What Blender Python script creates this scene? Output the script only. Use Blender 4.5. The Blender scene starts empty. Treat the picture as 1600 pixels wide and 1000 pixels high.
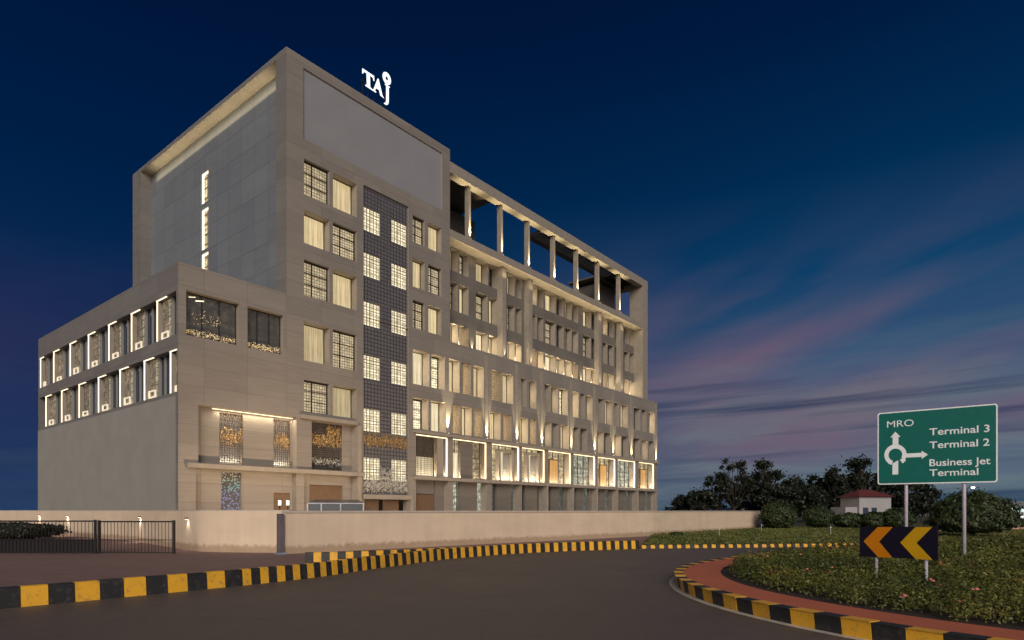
import bpy, math, random
import numpy as np
from mathutils import Vector, Matrix
R = math.radians
sc = bpy.context.scene
col = sc.collection
random.seed(7)

# ---------------------------------------------------------------- camera
cd = bpy.data.cameras.new('camera'); cam = bpy.data.objects.new('camera', cd); col.objects.link(cam)
cam.location = (0, 0, 1.8); cam.rotation_euler = (R(90), 0, 0)
cd.sensor_width = 36; cd.lens = 36*988/1600; cd.shift_y = 298/1600; cd.clip_end = 3000
sc.camera = cam
sc.view_settings.view_transform = 'Standard'; sc.view_settings.look = 'None'
sc.view_settings.exposure = 0; sc.view_settings.gamma = 1

# ---------------------------------------------------------------- sky
def lin(r, g, b):
    f = lambda c: ((c/255+.055)/1.055)**2.4 if c > 10 else c/255/12.92
    return (f(r), f(g), f(b), 1)
w = bpy.data.worlds.new('World'); sc.world = w; w.use_nodes = True
nt = w.node_tree; N = nt.nodes; LK = nt.links
for n in list(N): N.remove(n)
def nd(t, **k):
    n = N.new(t)
    for a, b in k.items(): setattr(n, a, b)
    return n
def wm(op, a, b=None, c=None):
    n = nd('ShaderNodeMath', operation=op)
    for i, v in enumerate((a, b, c)):
        if v is None: continue
        if isinstance(v, (int, float)): n.inputs[i].default_value = v
        else: LK.new(v, n.inputs[i])
    return n.outputs[0]
def wmix(f, a, b):
    n = nd('ShaderNodeMix', data_type='RGBA')
    if isinstance(f, (int, float)): n.inputs[0].default_value = f
    else: LK.new(f, n.inputs[0])
    for i, v in ((6, a), (7, b)):
        if isinstance(v, tuple): n.inputs[i].default_value = v
        else: LK.new(v, n.inputs[i])
    return n.outputs[2]
def wramp(fac, stops):
    n = nd('ShaderNodeValToRGB'); LK.new(fac, n.inputs[0]); e = n.color_ramp.elements
    e[0].position, e[0].color = stops[0]; e[1].position, e[1].color = stops[-1]
    for p, c in stops[1:-1]:
        x = e.new(p); x.color = c
    return n.outputs[0]
tc = nd('ShaderNodeTexCoord'); sx = nd('ShaderNodeSeparateXYZ'); LK.new(tc.outputs['Generated'], sx.inputs[0])
X, Y, Z = sx.outputs
right = wramp(Z, [(0, lin(52, 80, 102)), (.04, lin(84, 104, 122)), (.1, lin(78, 98, 120)), (.2, lin(56, 84, 118)), (.32, lin(14, 64, 104)), (.44, lin(2, 44, 82)), (.58, lin(0, 26, 62)), (.75, lin(0, 18, 50)), (1, lin(0, 13, 42))])
left = wramp(Z, [(0, lin(36, 60, 96)), (.1, lin(30, 50, 90)), (.2, lin(28, 42, 84)), (.32, lin(2, 38, 78)), (.44, lin(0, 30, 68)), (.58, lin(0, 22, 58)), (.75, lin(0, 16, 48)), (1, lin(0, 14, 46))])
side = wm('MULTIPLY_ADD', X, 1.2, .45)
side_n = nd('ShaderNodeClamp'); LK.new(side, side_n.inputs[0])
base = wmix(side_n.outputs[0], left, right)
# streaky clouds, rising gently to the right
cmb = nd('ShaderNodeCombineXYZ')
LK.new(wm('MULTIPLY', X, 2.2), cmb.inputs[0]); LK.new(wm('MULTIPLY', Y, 2.2), cmb.inputs[1])
LK.new(wm('MULTIPLY_ADD', X, -1.1, wm('MULTIPLY', Z, 19)), cmb.inputs[2])
n1 = nd('ShaderNodeTexNoise'); LK.new(cmb.outputs[0], n1.inputs['Vector']); n1.inputs['Scale'].default_value = 1.25; n1.inputs['Detail'].default_value = 7; n1.inputs['Roughness'].default_value = .62; n1.inputs['Distortion'].default_value = .4
cmb2 = nd('ShaderNodeCombineXYZ')
LK.new(wm('MULTIPLY_ADD', X, 1.7, 3.1), cmb2.inputs[0]); LK.new(wm('MULTIPLY', Y, 1.7), cmb2.inputs[1])
LK.new(wm('MULTIPLY_ADD', X, -1.9, wm('MULTIPLY', Z, 6.5)), cmb2.inputs[2])
n2 = nd('ShaderNodeTexNoise'); LK.new(cmb2.outputs[0], n2.inputs['Vector']); n2.inputs['Scale'].default_value = 1.1; n2.inputs['Detail'].default_value = 4; n2.inputs['Roughness'].default_value = .48
cmb3 = nd('ShaderNodeCombineXYZ')
LK.new(wm('MULTIPLY_ADD', X, 1.2, 7.7), cmb3.inputs[0]); LK.new(wm('MULTIPLY', Y, 1.2), cmb3.inputs[1])
LK.new(wm('MULTIPLY_ADD', X, -1.6, wm('MULTIPLY', Z, 34)), cmb3.inputs[2])
n3 = nd('ShaderNodeTexNoise'); LK.new(cmb3.outputs[0], n3.inputs['Vector']); n3.inputs['Scale'].default_value = 1.0; n3.inputs['Detail'].default_value = 5; n3.inputs['Roughness'].default_value = .55
def grey(v): return (v, v, v, 1)
hb = wramp(Z, [(0, grey(.1)), (.05, grey(.25)), (.1, grey(.8)), (.17, grey(1)), (.27, grey(.8)), (.36, grey(.15)), (.43, grey(0)), (1, grey(0))])
sm = wramp(X, [(0, grey(.08)), (.12, grey(.35)), (.3, grey(1)), (1, grey(1))])
pf = wm('MULTIPLY', wm('MULTIPLY', wramp(n2.outputs['Fac'], [(0, grey(0)), (.34, grey(0)), (.6, grey(1)), (1, grey(1))]), hb), sm)
skyc = wmix(wm("MULTIPLY", pf, .88), base, lin(116, 93, 112))
glow = wm('MULTIPLY', wramp(n1.outputs['Fac'], [(0, grey(0)), (.42, grey(0)), (.62, grey(1)), (1, grey(1))]),
          wramp(Z, [(0, grey(.6)), (.06, grey(.9)), (.14, grey(.45)), (.26, grey(.06)), (.34, grey(0)), (1, grey(0))]))
glow = wm('MULTIPLY', glow, sm)
skyc = wmix(wm('MULTIPLY', glow, .8), skyc, lin(108, 124, 128))
dk = wm('MULTIPLY', wramp(n3.outputs['Fac'], [(0, grey(0)), (.5, grey(0)), (.62, grey(1)), (1, grey(1))]),
        wramp(Z, [(0, grey(.8)), (.16, grey(1)), (.21, grey(.35)), (.26, grey(0)), (.45, grey(0)), (1, grey(0))]))
dk = wm('MULTIPLY', dk, wramp(X, [(0, grey(.3)), (.2, grey(1)), (1, grey(1))]))
skyc = wmix(wm('MULTIPLY', dk, .7), skyc, lin(22, 48, 82))
# the afterglow side of the dusk sky, behind the photographer
bk = nd('ShaderNodeClamp'); LK.new(wm('MULTIPLY_ADD', Y, -1.3, -.1), bk.inputs[0])
skyc = wmix(bk.outputs[0], skyc, wramp(Z, [(0, (.30, .27, .28, 1)), (.25, (.22, .27, .35, 1)), (.7, (.11, .17, .29, 1)), (1, (.02, .04, .1, 1))]))
bgn = nd('ShaderNodeBackground'); bgn.inputs['Strength'].default_value = 1.0; LK.new(skyc, bgn.inputs['Color'])
wo = nd('ShaderNodeOutputWorld'); LK.new(bgn.outputs[0], wo.inputs[0])

# ---------------------------------------------------------------- the one broad warm light (town glow)
ld = bpy.data.lights.new('sun', 'SUN'); sun = bpy.data.objects.new('sun', ld); col.objects.link(sun)
ld.energy = 2.5; ld.angle = R(35); ld.color = (1, .86, .71)
sd = Vector((.05, -.93, .38)).normalized()
sun.rotation_euler = sd.to_track_quat('Z', 'Y').to_euler()

# ---------------------------------------------------------------- helpers
class MB:
    def __init__(s): s.v = []; s.f = []; s.m = []
    def quad(s, p, mi=0):
        n = len(s.v); s.v += [tuple(q) for q in p]; s.f.append(tuple(range(n, n+len(p)))); s.m.append(mi); return s
    def box(s, x0, x1, y0, y1, z0, z1, mi=0):
        n = len(s.v)
        s.v += [(x0,y0,z0),(x1,y0,z0),(x1,y1,z0),(x0,y1,z0),(x0,y0,z1),(x1,y0,z1),(x1,y1,z1),(x0,y1,z1)]
        for q in ((0,3,2,1),(4,5,6,7),(0,1,5,4),(1,2,6,5),(2,3,7,6),(3,0,4,7)):
            s.f.append(tuple(n+i for i in q)); s.m.append(mi)
        return s
    def prism(s, pts, z0, z1, mi=0):      # pts: xy polygon, counter-clockwise
        n = len(s.v); k = len(pts)
        s.v += [(p[0], p[1], z0) for p in pts]+[(p[0], p[1], z1) for p in pts]
        s.f.append(tuple(range(n+k-1, n-1, -1))); s.m.append(mi)
        s.f.append(tuple(range(n+k, n+2*k))); s.m.append(mi)
        for i in range(k):
            j = (i+1) % k; s.f.append((n+i, n+j, n+k+j, n+k+i)); s.m.append(mi)
        return s
    def tube(s, p, q, r0, r1=None, k=10, mi=0):
        r1 = r0 if r1 is None else r1
        p = Vector(p); q = Vector(q); d = (q-p).normalized()
        a = d.orthogonal().normalized(); b = d.cross(a); n = len(s.v)
        for c, r in ((p, r0), (q, r1)):
            for i in range(k):
                t = 2*math.pi*i/k; s.v.append(tuple(c+a*(r*math.cos(t))+b*(r*math.sin(t))))
        for i in range(k):
            j = (i+1) % k; s.f.append((n+i, n+j, n+k+j, n+k+i)); s.m.append(mi)
        s.f.append(tuple(range(n+k-1, n-1, -1))); s.m.append(mi); s.f.append(tuple(range(n+k, n+2*k))); s.m.append(mi)
        return s
    def mesh(s, name, mats):
        me = bpy.data.meshes.new(name); me.from_pydata(s.v, [], s.f)
        if not isinstance(mats, (list, tuple)): mats = [mats]
        for m in mats: me.materials.append(m)
        me.polygons.foreach_set('material_index', s.m); me.update(); return me
    def build(s, name, mats, parent=None, smooth=False, bevel=0):
        me = s.mesh(name, mats)
        if smooth: me.polygons.foreach_set('use_smooth', [True]*len(me.polygons))
        o = bpy.data.objects.new(name, me); col.objects.link(o); o.parent = parent
        if bevel:
            b = o.modifiers.new('bevel', 'BEVEL'); b.width = bevel; b.segments = 2; b.limit_method = 'ANGLE'
        return o
def tag(o, label=None, cat=None, group=None, kind=None):
    if label: o['label'] = label
    if cat: o['category'] = cat
    if group: o['group'] = group
    if kind: o['kind'] = kind
    return o
def empty(name, loc=(0,0,0), rz=0):
    o = bpy.data.objects.new(name, None); col.objects.link(o); o.location = loc; o.rotation_euler = (0,0,rz); o.empty_display_size = .3; return o

# ---------------------------------------------------------------- materials
class Mt:
    def __init__(s, name):
        s.m = bpy.data.materials.new(name); s.m.use_nodes = True; s.nt = s.m.node_tree
        s.b = s.nt.nodes['Principled BSDF']
        s.tc = s.nt.nodes.new('ShaderNodeTexCoord')
    def n(s, t, **k):
        x = s.nt.nodes.new(t)
        for a, b in k.items(): setattr(x, a, b)
        return x
    def l(s, a, b): s.nt.links.new(a, b)
    def map(s, scale=(1,1,1), rot=(0,0,0), loc=(0,0,0), src='Object'):
        m = s.n('ShaderNodeMapping'); m.inputs['Scale'].default_value = scale; m.inputs['Rotation'].default_value = rot; m.inputs['Location'].default_value = loc
        s.l(s.tc.outputs[src], m.inputs[0]); return m.outputs[0]
    def noise(s, vec, scale=1, detail=4, rough=.55):
        n = s.n('ShaderNodeTexNoise'); s.l(vec, n.inputs['Vector'])
        n.inputs['Scale'].default_value = scale; n.inputs['Detail'].default_value = detail; n.inputs['Roughness'].default_value = rough
        return n.outputs['Fac']
    def ramp(s, fac, stops):
        n = s.n('ShaderNodeValToRGB'); s.l(fac, n.inputs[0]); e = n.color_ramp.elements
        e[0].position, e[0].color = stops[0]; e[1].position, e[1].color = stops[-1]
        for p, c in stops[1:-1]:
            x = e.new(p); x.color = c
        return n.outputs[0]
    def mix(s, f, a, b, mode='MIX'):
        n = s.n('ShaderNodeMix', data_type='RGBA', blend_type=mode)
        if isinstance(f, (int, float)): n.inputs[0].default_value = f
        else: s.l(f, n.inputs[0])
        for i, v in ((6, a), (7, b)):
            if isinstance(v, tuple): n.inputs[i].default_value = v
            else: s.l(v, n.inputs[i])
        return n.outputs[2]
    def math(s, op, a, b=0.0):
        n = s.n('ShaderNodeMath', operation=op)
        for i, v in enumerate((a, b)):
            if isinstance(v, (int, float)): n.inputs[i].default_value = v
            else: s.l(v, n.inputs[i])
        return n.outputs[0]
    def col(s, c):
        if isinstance(c, tuple): s.b.inputs['Base Color'].default_value = c
        else: s.l(c, s.b.inputs['Base Color'])
        return s
    def rough(s, v):
        if isinstance(v, (int, float)): s.b.inputs['Roughness'].default_value = v
        else: s.l(v, s.b.inputs['Roughness'])
        return s
    def bump(s, h, st=.3, dist=.02):
        n = s.n('ShaderNodeBump'); n.inputs['Strength'].default_value = st; n.inputs['Distance'].default_value = dist
        s.l(h, n.inputs['Height']); s.l(n.outputs[0], s.b.inputs['Normal']); return s
    def emit(s, c, st):
        if isinstance(c, tuple): s.b.inputs['Emission Color'].default_value = c
        else: s.l(c, s.b.inputs['Emission Color'])
        if isinstance(st, (int, float)): s.b.inputs['Emission Strength'].default_value = st
        else: s.l(st, s.b.inputs['Emission Strength'])
        return s
def c4(r, g, b): return (r, g, b, 1)
def simple(name, c, rough=.6, metal=0, var=.25, scale=6, bump=.15):
    t = Mt(name); v = t.map(); n = t.noise(v, scale, 5)
    a = tuple(min(1, x*(1+var)) for x in c)+(1,); b = tuple(x*(1-var) for x in c)+(1,)
    t.col(t.ramp(n, [(.3, b), (.7, a)])).rough(rough).bump(n, bump, .01); t.b.inputs['Metallic'].default_value = metal
    return t.m
def glow(name, c, st):
    t = Mt(name); t.col(c4(.8, .8, .8)).emit(c+(1,), st); return t.m

def stone(name, axis, base, dark, joint=.55, pw=1.35, ph=.9, streak=1.0):
    """travertine-like cladding: horizontal grain, thin joints; axis = which object axis runs along the wall"""
    t = Mt(name); sp = t.n('ShaderNodeSeparateXYZ'); t.l(t.tc.outputs['Object'], sp.inputs[0])
    cb = t.n('ShaderNodeCombineXYZ'); t.l(sp.outputs[axis], cb.inputs[0]); t.l(sp.outputs[2], cb.inputs[1])
    br = t.n('ShaderNodeTexBrick'); t.l(cb.outputs[0], br.inputs['Vector'])
    br.offset = 0; br.inputs['Scale'].default_value = 1; br.inputs['Brick Width'].default_value = pw; br.inputs['Row Height'].default_value = ph
    br.inputs['Mortar Size'].default_value = .012; br.inputs['Color1'].default_value = c4(1, 1, 1); br.inputs['Color2'].default_value = c4(.84, .84, .86); br.inputs['Mortar'].default_value = c4(joint, joint, joint)
    g = t.noise(t.map((.5, .5, 7)), 1.0, 6, .65); g2 = t.noise(t.map((.12, .12, .3)), 1, 3)
    c = t.ramp(g, [(.25, dark+(1,)), (.75, base+(1,))])
    c = t.mix(streak, c, br.outputs['Color'], 'MULTIPLY')
    c = t.mix(.35, c, t.ramp(g2, [(.3, c4(.72, .72, .74)), (.7, c4(1, 1, 1))]), 'MULTIPLY')
    t.col(c).rough(.62).bump(g, .12, .01); return t.m
M = {}
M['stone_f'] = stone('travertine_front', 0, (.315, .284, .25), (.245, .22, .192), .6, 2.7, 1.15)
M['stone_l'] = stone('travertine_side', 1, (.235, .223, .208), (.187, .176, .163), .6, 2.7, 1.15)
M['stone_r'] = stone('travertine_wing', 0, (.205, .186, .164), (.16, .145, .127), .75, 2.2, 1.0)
M['panel_l'] = stone('grey_cladding', 1, (.215, .238, .262), (.175, .195, .218), .3, 1.9, 1.9)
M['plaster'] = simple('smooth_plaster', (.28, .275, .255), .85, 0, .06, .6, .05)
M['signpanel'] = simple('grey_render_panel', (.26, .265, .285), .8, 0, .05, .5, .04)
M['trim'] = simple('pale_stone_trim', (.30, .265, .225), .6, 0, .1, 2, 0)
M['dark_metal'] = simple('dark_bronze_frame', (.035, .033, .032), .45, .3, .15, 8)
M['shutter'] = simple('brown_shutter', (.16, .10, .06), .55, 0, .12, 3)
M['led'] = glow('warm_light_strip', (1, .80, .50), 2.2)
M['ledw'] = glow('warm_white_light_strip', (1, .83, .56), 1.5)
M['ledd'] = glow('display_lamp_glass', (1, .78, .46), .42)
M['lamp'] = glow('lamp_lens', (1, .86, .62), 10)
M['strip_in'] = glow('hidden_warm_strip', (1, .76, .42), 15)

def lit_pane(name, c, st, kind, dim=.5):
    t = Mt(name); oi = t.n('ShaderNodeObjectInfo')
    rnd = t.math('MULTIPLY_ADD', oi.outputs['Random'], 1-dim)
    t.nt.nodes[-1].inputs[2].default_value = dim
    if kind == 'curtain':
        v = t.map((1, .01, .04)); nz = t.noise(v, 9, 3, .5)
        c2 = t.ramp(nz, [(.35, tuple(x*.62 for x in c)+(1,)), (.62, c+(1,))])
        big = t.noise(t.map((.6, .6, .6)), 1.2, 2)
        c2 = t.mix(.5, c2, t.ramp(big, [(.3, c4(.7, .62, .5)), (.7, c4(1, 1, 1))]), 'MULTIPLY')
    elif kind == 'lattice':
        sp = t.n('ShaderNodeSeparateXYZ'); t.l(t.tc.outputs['Object'], sp.inputs[0])
        cb = t.n('ShaderNodeCombineXYZ'); t.l(sp.outputs[0], cb.inputs[0]); t.l(sp.outputs[2], cb.inputs[1])
        br = t.n('ShaderNodeTexBrick'); t.l(cb.outputs[0], br.inputs['Vector']); br.offset = 0
        br.inputs['Scale'].default_value = 1; br.inputs['Brick Width'].default_value = .21; br.inputs['Row Height'].default_value = .2; br.inputs['Mortar Size'].default_value = .022
        br.inputs['Color1'].default_value = c4(1, 1, 1); br.inputs['Color2'].default_value = c4(.6, .62, .6); br.inputs['Mortar'].default_value = c4(.12, .11, .1)
        nz = t.noise(t.map((1, 1, 1), loc=(3, 0, 0)), 2.2, 3)
        c2 = t.mix(1, c+(1,), br.outputs['Color'], 'MULTIPLY')
        c2 = t.mix(.6, c2, t.ramp(nz, [(.3, c4(.5, .45, .36)), (.7, c4(1, 1, 1))]), 'MULTIPLY')
    else:   # interior seen through glass
        nz = t.noise(t.map((2.2, 2.2, 3.2)), 1.0, 5, .7); n2 = t.noise(t.map((.9, .9, .6), loc=(5, 1, 2)), 1.3, 3)
        c2 = t.ramp(nz, [(.3, c4(.02, .025, .03)), (.5, tuple(x*.3 for x in c)+(1,)), (.68, c+(1,))])
        c2 = t.mix(.5, c2, t.ramp(n2, [(.35, c4(.2, .3, .32)), (.65, c4(1, 1, 1))]), 'MULTIPLY')
    t.col(c4(.06, .06, .06)).rough(.12 if kind != 'curtain' else .5).emit(c2, t.math('MULTIPLY', rnd, st)); return t.m
M['curtain'] = lit_pane('lit_curtain', (1, .79, .44), .95, 'curtain', .6)
M['curtain_hot'] = lit_pane('bright_lit_curtain', (1, .85, .55), 1.15, 'curtain', .8)
M['lattice'] = lit_pane('lit_lattice_pane', (1, .80, .50), .9, 'lattice', .7)
M['lattice_hot'] = lit_pane('bright_lattice_pane', (1, .88, .60), 2.0, 'lattice', .85)
M['dimroom'] = lit_pane('dim_room_pane', (.5, .42, .3), .16, 'interior', .4)
M['interior'] = lit_pane('lit_interior', (1, .74, .40), 1.8, 'interior', .7)
M['interior_cool'] = lit_pane('lit_cool_interior', (.95, .92, .68), 1.2, 'interior', .7)
M['sideroom'] = lit_pane('warm_side_room', (1, .74, .45), .5, 'interior', .5)
M['lobby'] = lit_pane('lobby_glass', (.62, .66, .55), .55, 'interior', .4)
M['amber'] = lit_pane('amber_lit_niche', (1, .50, .12), .95, 'curtain', .8)
M['gallery'] = lit_pane('dark_gallery_glass', (.6, .45, .28), .16, 'interior', .6)

def jali():
    t = Mt('lattice_screen_tiles'); sp = t.n('ShaderNodeSeparateXYZ'); t.l(t.tc.outputs['Object'], sp.inputs[0])
    cb = t.n('ShaderNodeCombineXYZ'); t.l(sp.outputs[0], cb.inputs[0]); t.l(sp.outputs[2], cb.inputs[1])
    br = t.n('ShaderNodeTexBrick'); t.l(cb.outputs[0], br.inputs['Vector']); br.offset = 0
    br.inputs['Scale'].default_value = 1; br.inputs['Brick Width'].default_value = .31; br.inputs['Row Height'].default_value = .29; br.inputs['Mortar Size'].default_value = .035
    br.inputs['Color1'].default_value = c4(.13, .127, .136); br.inputs['Color2'].default_value = c4(.16, .153, .16); br.inputs['Mortar'].default_value = c4(.045, .043, .05)
    t.col(br.outputs['Color']).rough(.5).bump(br.outputs['Fac'], -.6, .03); return t.m
M['jali'] = jali()
M['screen'] = simple('bronze_screen', (.17, .13, .10), .45, .5, .2, 5)
M['gold'] = simple('gold_leaf_metal', (.50, .33, .13), .35, .5, .3, 9)
M['silver'] = simple('silver_leaf_metal', (.5, .5, .46), .4, .4, .3, 9)
M['glowdots'] = glow('golden_garland_bulbs', (1, .62, .16), .9)
def glassmat(name, c, rough=.06):
    t = Mt(name); t.col(c+(1,)).rough(rough); t.b.inputs['Metallic'].default_value = .0; t.b.inputs['Specular IOR Level'].default_value = .9
    n = t.noise(t.map((.4, .4, .4)), 1, 2); t.bump(n, .05, .05); return t.m
M['darkglass'] = glassmat('dark_blue_glass', (.025, .04, .075), .15)
M['greyglass'] = glassmat('grey_glass', (.06, .075, .085), .2)

# facade with real holes: plane(a, d, z) -> local xyz ; ops = (a0, a1, z0, z1, depth, splay, skip)
def facade(mb, fn, a0, a1, z0, z1, ops, mi=0, rmi=None):
    rmi = mi if rmi is None else rmi
    A = sorted({a0, a1} | {min(max(v, a0), a1) for o in ops for v in o[:2]}); ZZ = sorted({z0, z1} | {min(max(v, z0), z1) for o in ops for v in o[2:4]})
    for j in range(len(ZZ)-1):
        zc = (ZZ[j]+ZZ[j+1])/2; run = None
        for i in range(len(A)-1):
            ac = (A[i]+A[i+1])/2
            hole = any(o[0] < ac < o[1] and o[2] < zc < o[3] for o in ops)
            if not hole and run is None: run = A[i]
            if hole and run is not None:
                mb.quad([fn(run, 0, ZZ[j]), fn(A[i], 0, ZZ[j]), fn(A[i], 0, ZZ[j+1]), fn(run, 0, ZZ[j+1])], mi); run = None
        if run is not None: mb.quad([fn(run, 0, ZZ[j]), fn(A[-1], 0, ZZ[j]), fn(A[-1], 0, ZZ[j+1]), fn(run, 0, ZZ[j+1])], mi)
    for o in ops:
        p0, p1, q0, q1, d = o[:5]; s = o[5] if len(o) > 5 else 0; skip = o[6] if len(o) > 6 else ''
        if 'l' not in skip: mb.quad([fn(p0, 0, q0), fn(p0, d, q0), fn(p0, d, q1), fn(p0, 0, q1)], rmi)
        if 'r' not in skip: mb.quad([fn(p1, 0, q0), fn(p1-s, d, q0), fn(p1-s, d, q1), fn(p1, 0, q1)], rmi)
        if 't' not in skip: mb.quad([fn(p0, 0, q1), fn(p0, d, q1), fn(p1-s, d, q1), fn(p1, 0, q1)], rmi)
        if 'b' not in skip: mb.quad([fn(p0, 0, q0), fn(p0, d, q0), fn(p1-s, d, q0), fn(p1, 0, q0)], rmi)

# ================================================================ SETTING
def sheet(name, pts, z, m):
    mb = MB(); mb.quad([(x, y, z) for x, y in pts]); o = mb.build(name, m); return tag(o, kind='structure')
t = Mt('bare_ground'); nz = t.noise(t.map(), .15, 6)
t.col(t.ramp(nz, [(.35, c4(.03, .035, .02)), (.65, c4(.06, .05, .035))])).rough(.95); M['ground'] = t.m
t = Mt('asphalt'); v = t.map(); n_a = t.noise(v, 60, 5, .7); n_b = t.noise(v, .35, 5, .6); n_c = t.noise(v, 6, 4)
c = t.ramp(n_a, [(.3, c4(.085, .067, .055)), (.7, c4(.185, .15, .125))])
c = t.mix(.55, c, t.ramp(n_b, [(.3, c4(.66, .66, .7)), (.7, c4(1.15, 1.1, 1.05))]), 'MULTIPLY')
c = t.mix(.3, c, t.ramp(n_c, [(.4, c4(.75, .75, .75)), (.6, c4(1, 1, 1))]), 'MULTIPLY')
vd = t.n('ShaderNodeTexVoronoi', feature='DISTANCE_TO_EDGE'); vm = t.n('ShaderNodeVectorMath', operation='ADD'); t.l(v, vm.inputs[0]); nv = t.n('ShaderNodeTexNoise'); t.l(v, nv.inputs['Vector']); nv.inputs['Scale'].default_value = 1.2; nv.inputs['Detail'].default_value = 6; t.l(nv.outputs['Color'], vm.inputs[1]); t.l(vm.outputs[0], vd.inputs['Vector']); vd.inputs['Scale'].default_value = .22
crk = t.ramp(vd.outputs['Distance'], [(0, grey(.72)), (.006, grey(1)), (1, grey(1))])
c = t.mix(.8, c, crk, 'MULTIPLY')
st_ = t.noise(t.map((.9, .9, 1), loc=(4, 9, 0)), 1.3, 3); c = t.mix(.35, c, t.ramp(st_, [(.28, grey(.55)), (.4, grey(1)), (1, grey(1))]), 'MULTIPLY')
t.col(c).rough(t.ramp(n_b, [(.3, grey(.5)), (.7, grey(.72))])).bump(n_a, .5, .01); M['asphalt'] = t.m
t = Mt('red_brown_paving'); v = t.map(); n_a = t.noise(v, 30, 5, .7); n_b = t.noise(v, .3, 4)
br = t.n('ShaderNodeTexBrick'); t.l(v, br.inputs['Vector']); br.inputs['Scale'].default_value = 1; br.inputs['Brick Width'].default_value = .6; br.inputs['Row Height'].default_value = .6; br.inputs['Mortar Size'].default_value = .01
br.inputs['Color1'].default_value = c4(1, 1, 1); br.inputs['Color2'].default_value = c4(.86, .86, .86); br.inputs['Mortar'].default_value = c4(.6, .6, .6)
c = t.ramp(n_a, [(.3, c4(.20, .115, .10)), (.7, c4(.32, .20, .175))])
c = t.mix(1, c, br.outputs['Color'], 'MULTIPLY'); c = t.mix(.5, c, t.ramp(n_b, [(.3, c4(.7, .7, .7)), (.7, c4(1, 1, 1))]), 'MULTIPLY')
t.col(c).rough(.8).bump(n_a, .3, .008); M['paving'] = t.m
t = Mt('red_path'); v = t.map(); n_a = t.noise(v, 90, 4, .7); n_b = t.noise(v, 1.3, 4)
c = t.ramp(n_a, [(.3, c4(.44, .10, .045)), (.7, c4(.64, .19, .10))]); c = t.mix(.5, c, t.ramp(n_b, [(.3, c4(.68, .66, .66)), (.7, c4(1, 1, 1))]), 'MULTIPLY')
t.col(c).rough(.85).bump(n_a, .4, .006); M['redpath'] = t.m
M['soil'] = simple('dark_soil', (.035, .02, .015), .95, 0, .5, 20, .6)
t = Mt('lawn_ground'); v = t.map(); n_a = t.noise(v, 2.5, 6, .7); n_b = t.noise(v, .5, 3)
t.col(t.mix(.5, t.ramp(n_a, [(.35, c4(.035, .045, .012)), (.65, c4(.10, .10, .03))]), t.ramp(n_b, [(.35, c4(.10, .065, .03)), (.65, c4(.045, .07, .015))]))).rough(.95).bump(n_a, .8, .1); M['lawn'] = t.m
def paint(name, c, wear):
    t = Mt(name); v = t.map(); n = t.noise(v, 7, 10, .8); n2 = t.noise(v, 1.1, 3)
    f = t.ramp(n, [(.52, grey(0)), (.60, grey(.8)), (.75, grey(1))])
    cc = t.mix(f, c+(1,), wear+(1,)); cc = t.mix(.4, cc, t.ramp(n2, [(.3, grey(.65)), (.7, grey(1))]), 'MULTIPLY')
    t.col(cc).rough(.55).bump(n, .25, .01); return t.m
M['yellow'] = paint('yellow_kerb_paint', (.88, .46, .03), (.50, .29, .07))
M['black'] = paint('black_kerb_paint', (.022, .022, .024), (.07, .065, .06))
M['gutter'] = paint('pale_gutter_concrete', (.6, .56, .48), (.36, .33, .28))
t = Mt('cream_wall_paint'); n_s = t.noise(t.map((1.3, 1.3, .10)), 1.5, 5, .6); n_g = t.noise(t.map((1, 1, 3)), .5, 4); sp = t.n('ShaderNodeSeparateXYZ'); t.l(t.tc.outputs['Object'], sp.inputs[0])
c = t.ramp(n_s, [(.3, c4(.78, .62, .46)), (.6, c4(.84, .68, .51))]); c = t.mix(.5, c, t.ramp(n_g, [(.35, grey(.82)), (.65, grey(1))]), 'MULTIPLY')
nd_ = t.noise(t.map((2, 2, 1)), 2.2, 5, .7); dirt = t.math('ADD', sp.outputs[2], t.math('MULTIPLY', nd_, -.5)); c = t.mix(.8, c, t.ramp(dirt, [(0, c4(.55, .48, .42)), (.14, c4(1, 1, 1)), (1, c4(1, 1, 1))]), 'MULTIPLY')
br = t.n('ShaderNodeTexBrick'); cb = t.n('ShaderNodeCombineXYZ'); t.l(sp.outputs[0], cb.inputs[0]); t.l(cb.outputs[0], br.inputs['Vector']); br.offset = 0; br.inputs['Scale'].default_value = 1; br.inputs['Brick Width'].default_value = 2.1; br.inputs['Row Height'].default_value = 50; br.inputs['Mortar Size'].default_value = .01; br.inputs['Color1'].default_value = grey(1); br.inputs['Color2'].default_value = grey(.97); br.inputs['Mortar'].default_value = grey(.86)
t.col(t.mix(.8, c, br.outputs['Color'], 'MULTIPLY')).rough(.8).bump(n_g, .1, .02); M['wallpaint'] = t.m
M['coping'] = simple('wall_coping_stone', (.52, .45, .38), .7, 0, .1, 3)

sheet('ground', [(-900, -300), (900, -300), (900, 1500), (-900, 1500)], -.02, M['ground'])
sheet('road', [(-60, -30), (70, -30), (70, 46), (-60, 40)], 0, M['asphalt'])

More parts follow.
